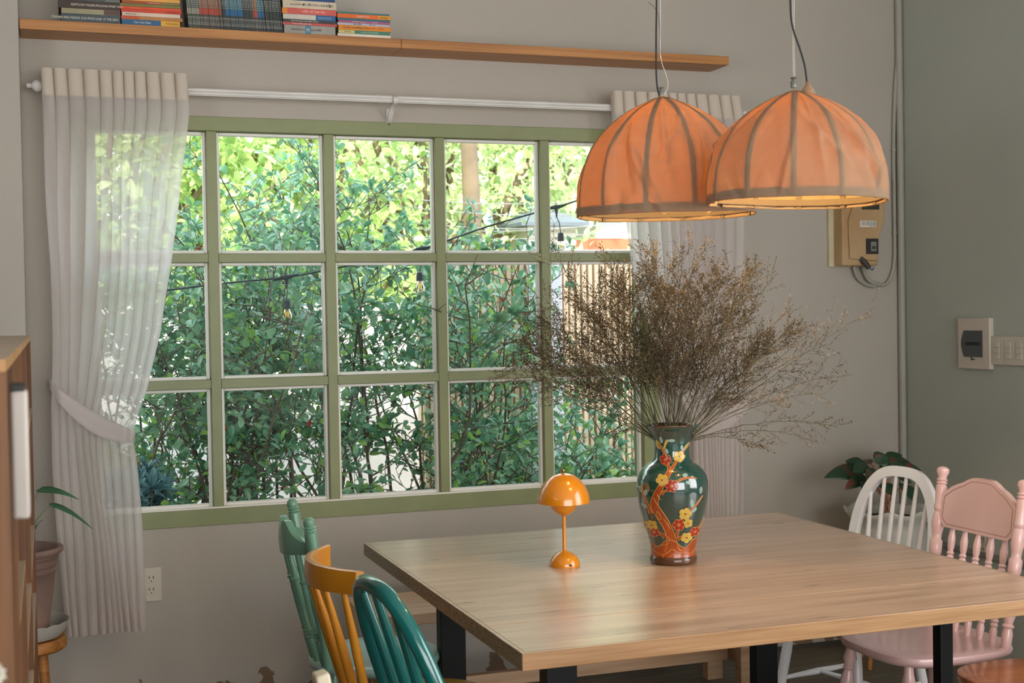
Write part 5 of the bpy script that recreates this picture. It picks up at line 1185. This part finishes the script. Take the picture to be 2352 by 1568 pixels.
# sunlit trees further off: foliage of large loose leaves on forking limbs
def tree(label, cx, cy, z0, z1, rx, ry, n, ls, m1, m2, seed, trunk=True, tmpl=LT, group='sunlit trees beyond the garden'):
    R = np.random.RandomState(seed); t = thing('tree', label, 'tree', (cx, cy, -.1), 0, group); K = 46
    C_ = np.stack([R.uniform(-rx, rx, K), R.uniform(-ry, ry * .7, K), R.uniform(z0, z1, K) + .1], 1); 
    lim = []
    for c_ in C_[:26]:
        b = np.array([0, 0, .1]); m_ = np.array([c_[0] * .35, c_[1] * .3, c_[2] * .55]); lim.append([b, m_, c_ * np.array([.75, .75, .9]), c_])
    V, F = tubes_np(lim, .06 if trunk else .03, .012, 6); npmesh('limbs', np.array(V), np.array(F), mat('pale_bark', '#7d6a55', .9, var=.12), t)
    ci = R.randint(0, K, n); P = C_[ci] + R.normal(0, 1, (n, 3)) * np.array([rx * .20, ry * .2, (z1 - z0) * .12])
    D = R.normal(0, 1, (n, 3)) + np.array([0, -.4, -.35]); U = R.normal(0, .5, (n, 3)) + np.array([0, -.3, 1]); Sz = ls * R.uniform(.6, 1.3, n)
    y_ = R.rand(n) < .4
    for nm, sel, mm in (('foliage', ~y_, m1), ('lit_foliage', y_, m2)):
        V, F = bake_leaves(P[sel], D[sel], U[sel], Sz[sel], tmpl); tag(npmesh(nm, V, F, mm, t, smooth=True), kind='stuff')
    return t
BRD = leaf_template(1, .30, .15, .25)
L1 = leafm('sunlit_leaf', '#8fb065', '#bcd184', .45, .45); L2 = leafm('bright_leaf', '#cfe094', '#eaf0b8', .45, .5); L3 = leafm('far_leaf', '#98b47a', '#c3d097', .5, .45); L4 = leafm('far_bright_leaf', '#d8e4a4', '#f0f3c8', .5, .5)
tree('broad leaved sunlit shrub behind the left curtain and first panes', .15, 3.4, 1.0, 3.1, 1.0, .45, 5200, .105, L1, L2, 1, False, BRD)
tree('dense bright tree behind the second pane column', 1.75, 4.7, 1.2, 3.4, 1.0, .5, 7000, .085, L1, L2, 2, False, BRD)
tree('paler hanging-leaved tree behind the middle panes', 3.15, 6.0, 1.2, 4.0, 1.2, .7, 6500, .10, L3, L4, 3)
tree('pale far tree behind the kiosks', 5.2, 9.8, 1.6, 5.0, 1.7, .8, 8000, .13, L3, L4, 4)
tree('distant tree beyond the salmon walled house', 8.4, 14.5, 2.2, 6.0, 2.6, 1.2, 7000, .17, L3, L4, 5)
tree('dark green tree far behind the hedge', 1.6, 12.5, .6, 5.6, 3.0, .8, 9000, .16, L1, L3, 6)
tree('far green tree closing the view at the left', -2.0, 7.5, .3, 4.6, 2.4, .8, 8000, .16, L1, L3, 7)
t = thing('bare_tree', 'pale straight bare tree standing behind the fourth pane column', 'tree', (px(1085, 450, 'Y', 5.0).x, 5.0, -.1))
MB().tube([(0, 0, 0), (.01, 0, 1.2), (0, 0, 2.2), (-.03, 0, 3.2), (-.02, .1, 4.2)], [.10, .085, .075, .065, .05], 12).build('trunk', mat('pale_bark', '#a08a72'), t, smooth=True)
for k, (y0, y1, yy) in enumerate(((505, 515, 4.6), (520, 512, 4.6), (470, 486, 4.7), (540, 530, 4.6), (452, 455, 4.8))):
    a = px(880, y0, 'Y', yy); b = px(1420, y1, 'Y', yy); d_ = b - a
    u_ = thing('utility_wire', 'thin grey utility wire strung behind the tall shoot and kiosks', 'wire', a, 0, 'utility wires')
    MB().tube([Vector((0, 0, 0)) + d_ * (i / 12) - Vector((0, 0, .05 * math.sin(PI * i / 12))) for i in range(13)], .004, 6).build('wire', mat('grey_wire', '#8a8a86', .6), u_)
# festoon lights
M_CB = mat('festoon_cable', '#26343a', .5)
fy = .25
fp_ = [px(x, y_, 'Y', fy) for x, y_ in ((150, 690), (385, 666), (520, 650), (655, 637), (755, 619), (860, 597), (965, 573), (1130, 517), (1275, 476), (1330, 459), (1500, 400))]
fs_ = thing('festoon_string', 'dark cable of festoon bulbs slung across the garden side of the window', 'string lights', fp_[0])
MB().tube([p - fp_[0] for p in spline(fp_, 6)], .0035, 8).build('cable', M_CB, fs_, smooth=True)
M_CG = glassmat('clear_bulb_glass', (.96, .97, .95, 1), 1.3, .02); M_FIL = emit('filament', '#ffb84a', 1.2)
for (cx, cy, bx, by) in ((657, 637, 659, 700), (968, 572, 964, 636), (1277, 476, 1288, 545)):
    a = px(cx, cy, 'Y', fy) - fp_[0]; b = px(bx, by, 'Y', fy - .01) - fp_[0]
    so = MB().tube([a + Vector((-.05, 0, -.012)), a + Vector((-.02, 0, -.002)), a, a + Vector((.02, 0, .004)), a + Vector((.05, 0, .013))], [.003, .008, .011, .008, .003], 10).build('junction', M_CB, fs_, smooth=True)
    MB().tube([a, a + Vector((.002, 0, -.02)), a + Vector((.002, 0, -.045))], [.010, .006, .003], 8).tube([a + Vector((.002, 0, -.04)), (a + b) / 2 + Vector((.004, 0, 0)), b + Vector((0, 0, .02))], .0022, 6).build('drop_wire', M_CB, so, smooth=True)
    MB().tube([a + Vector((-.004, 0, .008)), a + Vector((-.004, 0, .018)), a + Vector((.004, 0, .018)), a + Vector((.004, 0, .008))], .0016, 6).build('hanging_loop', M_CB, so)
    MB().lathe([(.006, .022), (.012, .018), (.0145, .0), (.0145, -.014), (.012, -.016)], 16, b).build('socket', M_CB, fs_, smooth=True)
    MB().lathe([(.009, -.014), (.012, -.022), (.020, -.040), (.021, -.050), (.016, -.064), (.006, -.070), (.001, -.071)], 18, b, cap=False).build('bulb', M_CG, fs_, smooth=True, angle=180)
    MB().tube([b + Vector((-.006, 0, -.025)), b + Vector((-.007, 0, -.05))], .0011, 5).tube([b + Vector((.0, 0, -.025)), b + Vector((0, 0, -.052))], .0011, 5).tube([b + Vector((.006, 0, -.025)), b + Vector((.007, 0, -.05))], .0011, 5).build('filament', M_FIL, fs_)
# lettering becomes plain mesh geometry
bpy.context.view_layer.update()
dg = bpy.context.evaluated_depsgraph_get()
for o in [o for o in S.objects if o.type == 'FONT']:
    me = bpy.data.meshes.new_from_object(o.evaluated_get(dg)); nm = o.name
    n_ = bpy.data.objects.new('tmp', me); COL.objects.link(n_); n_.parent = o.parent; n_.location = o.location; n_.rotation_euler = o.rotation_euler; n_.scale = o.scale
    bpy.data.objects.remove(o); n_.name = nm
bpy.context.view_layer.update()
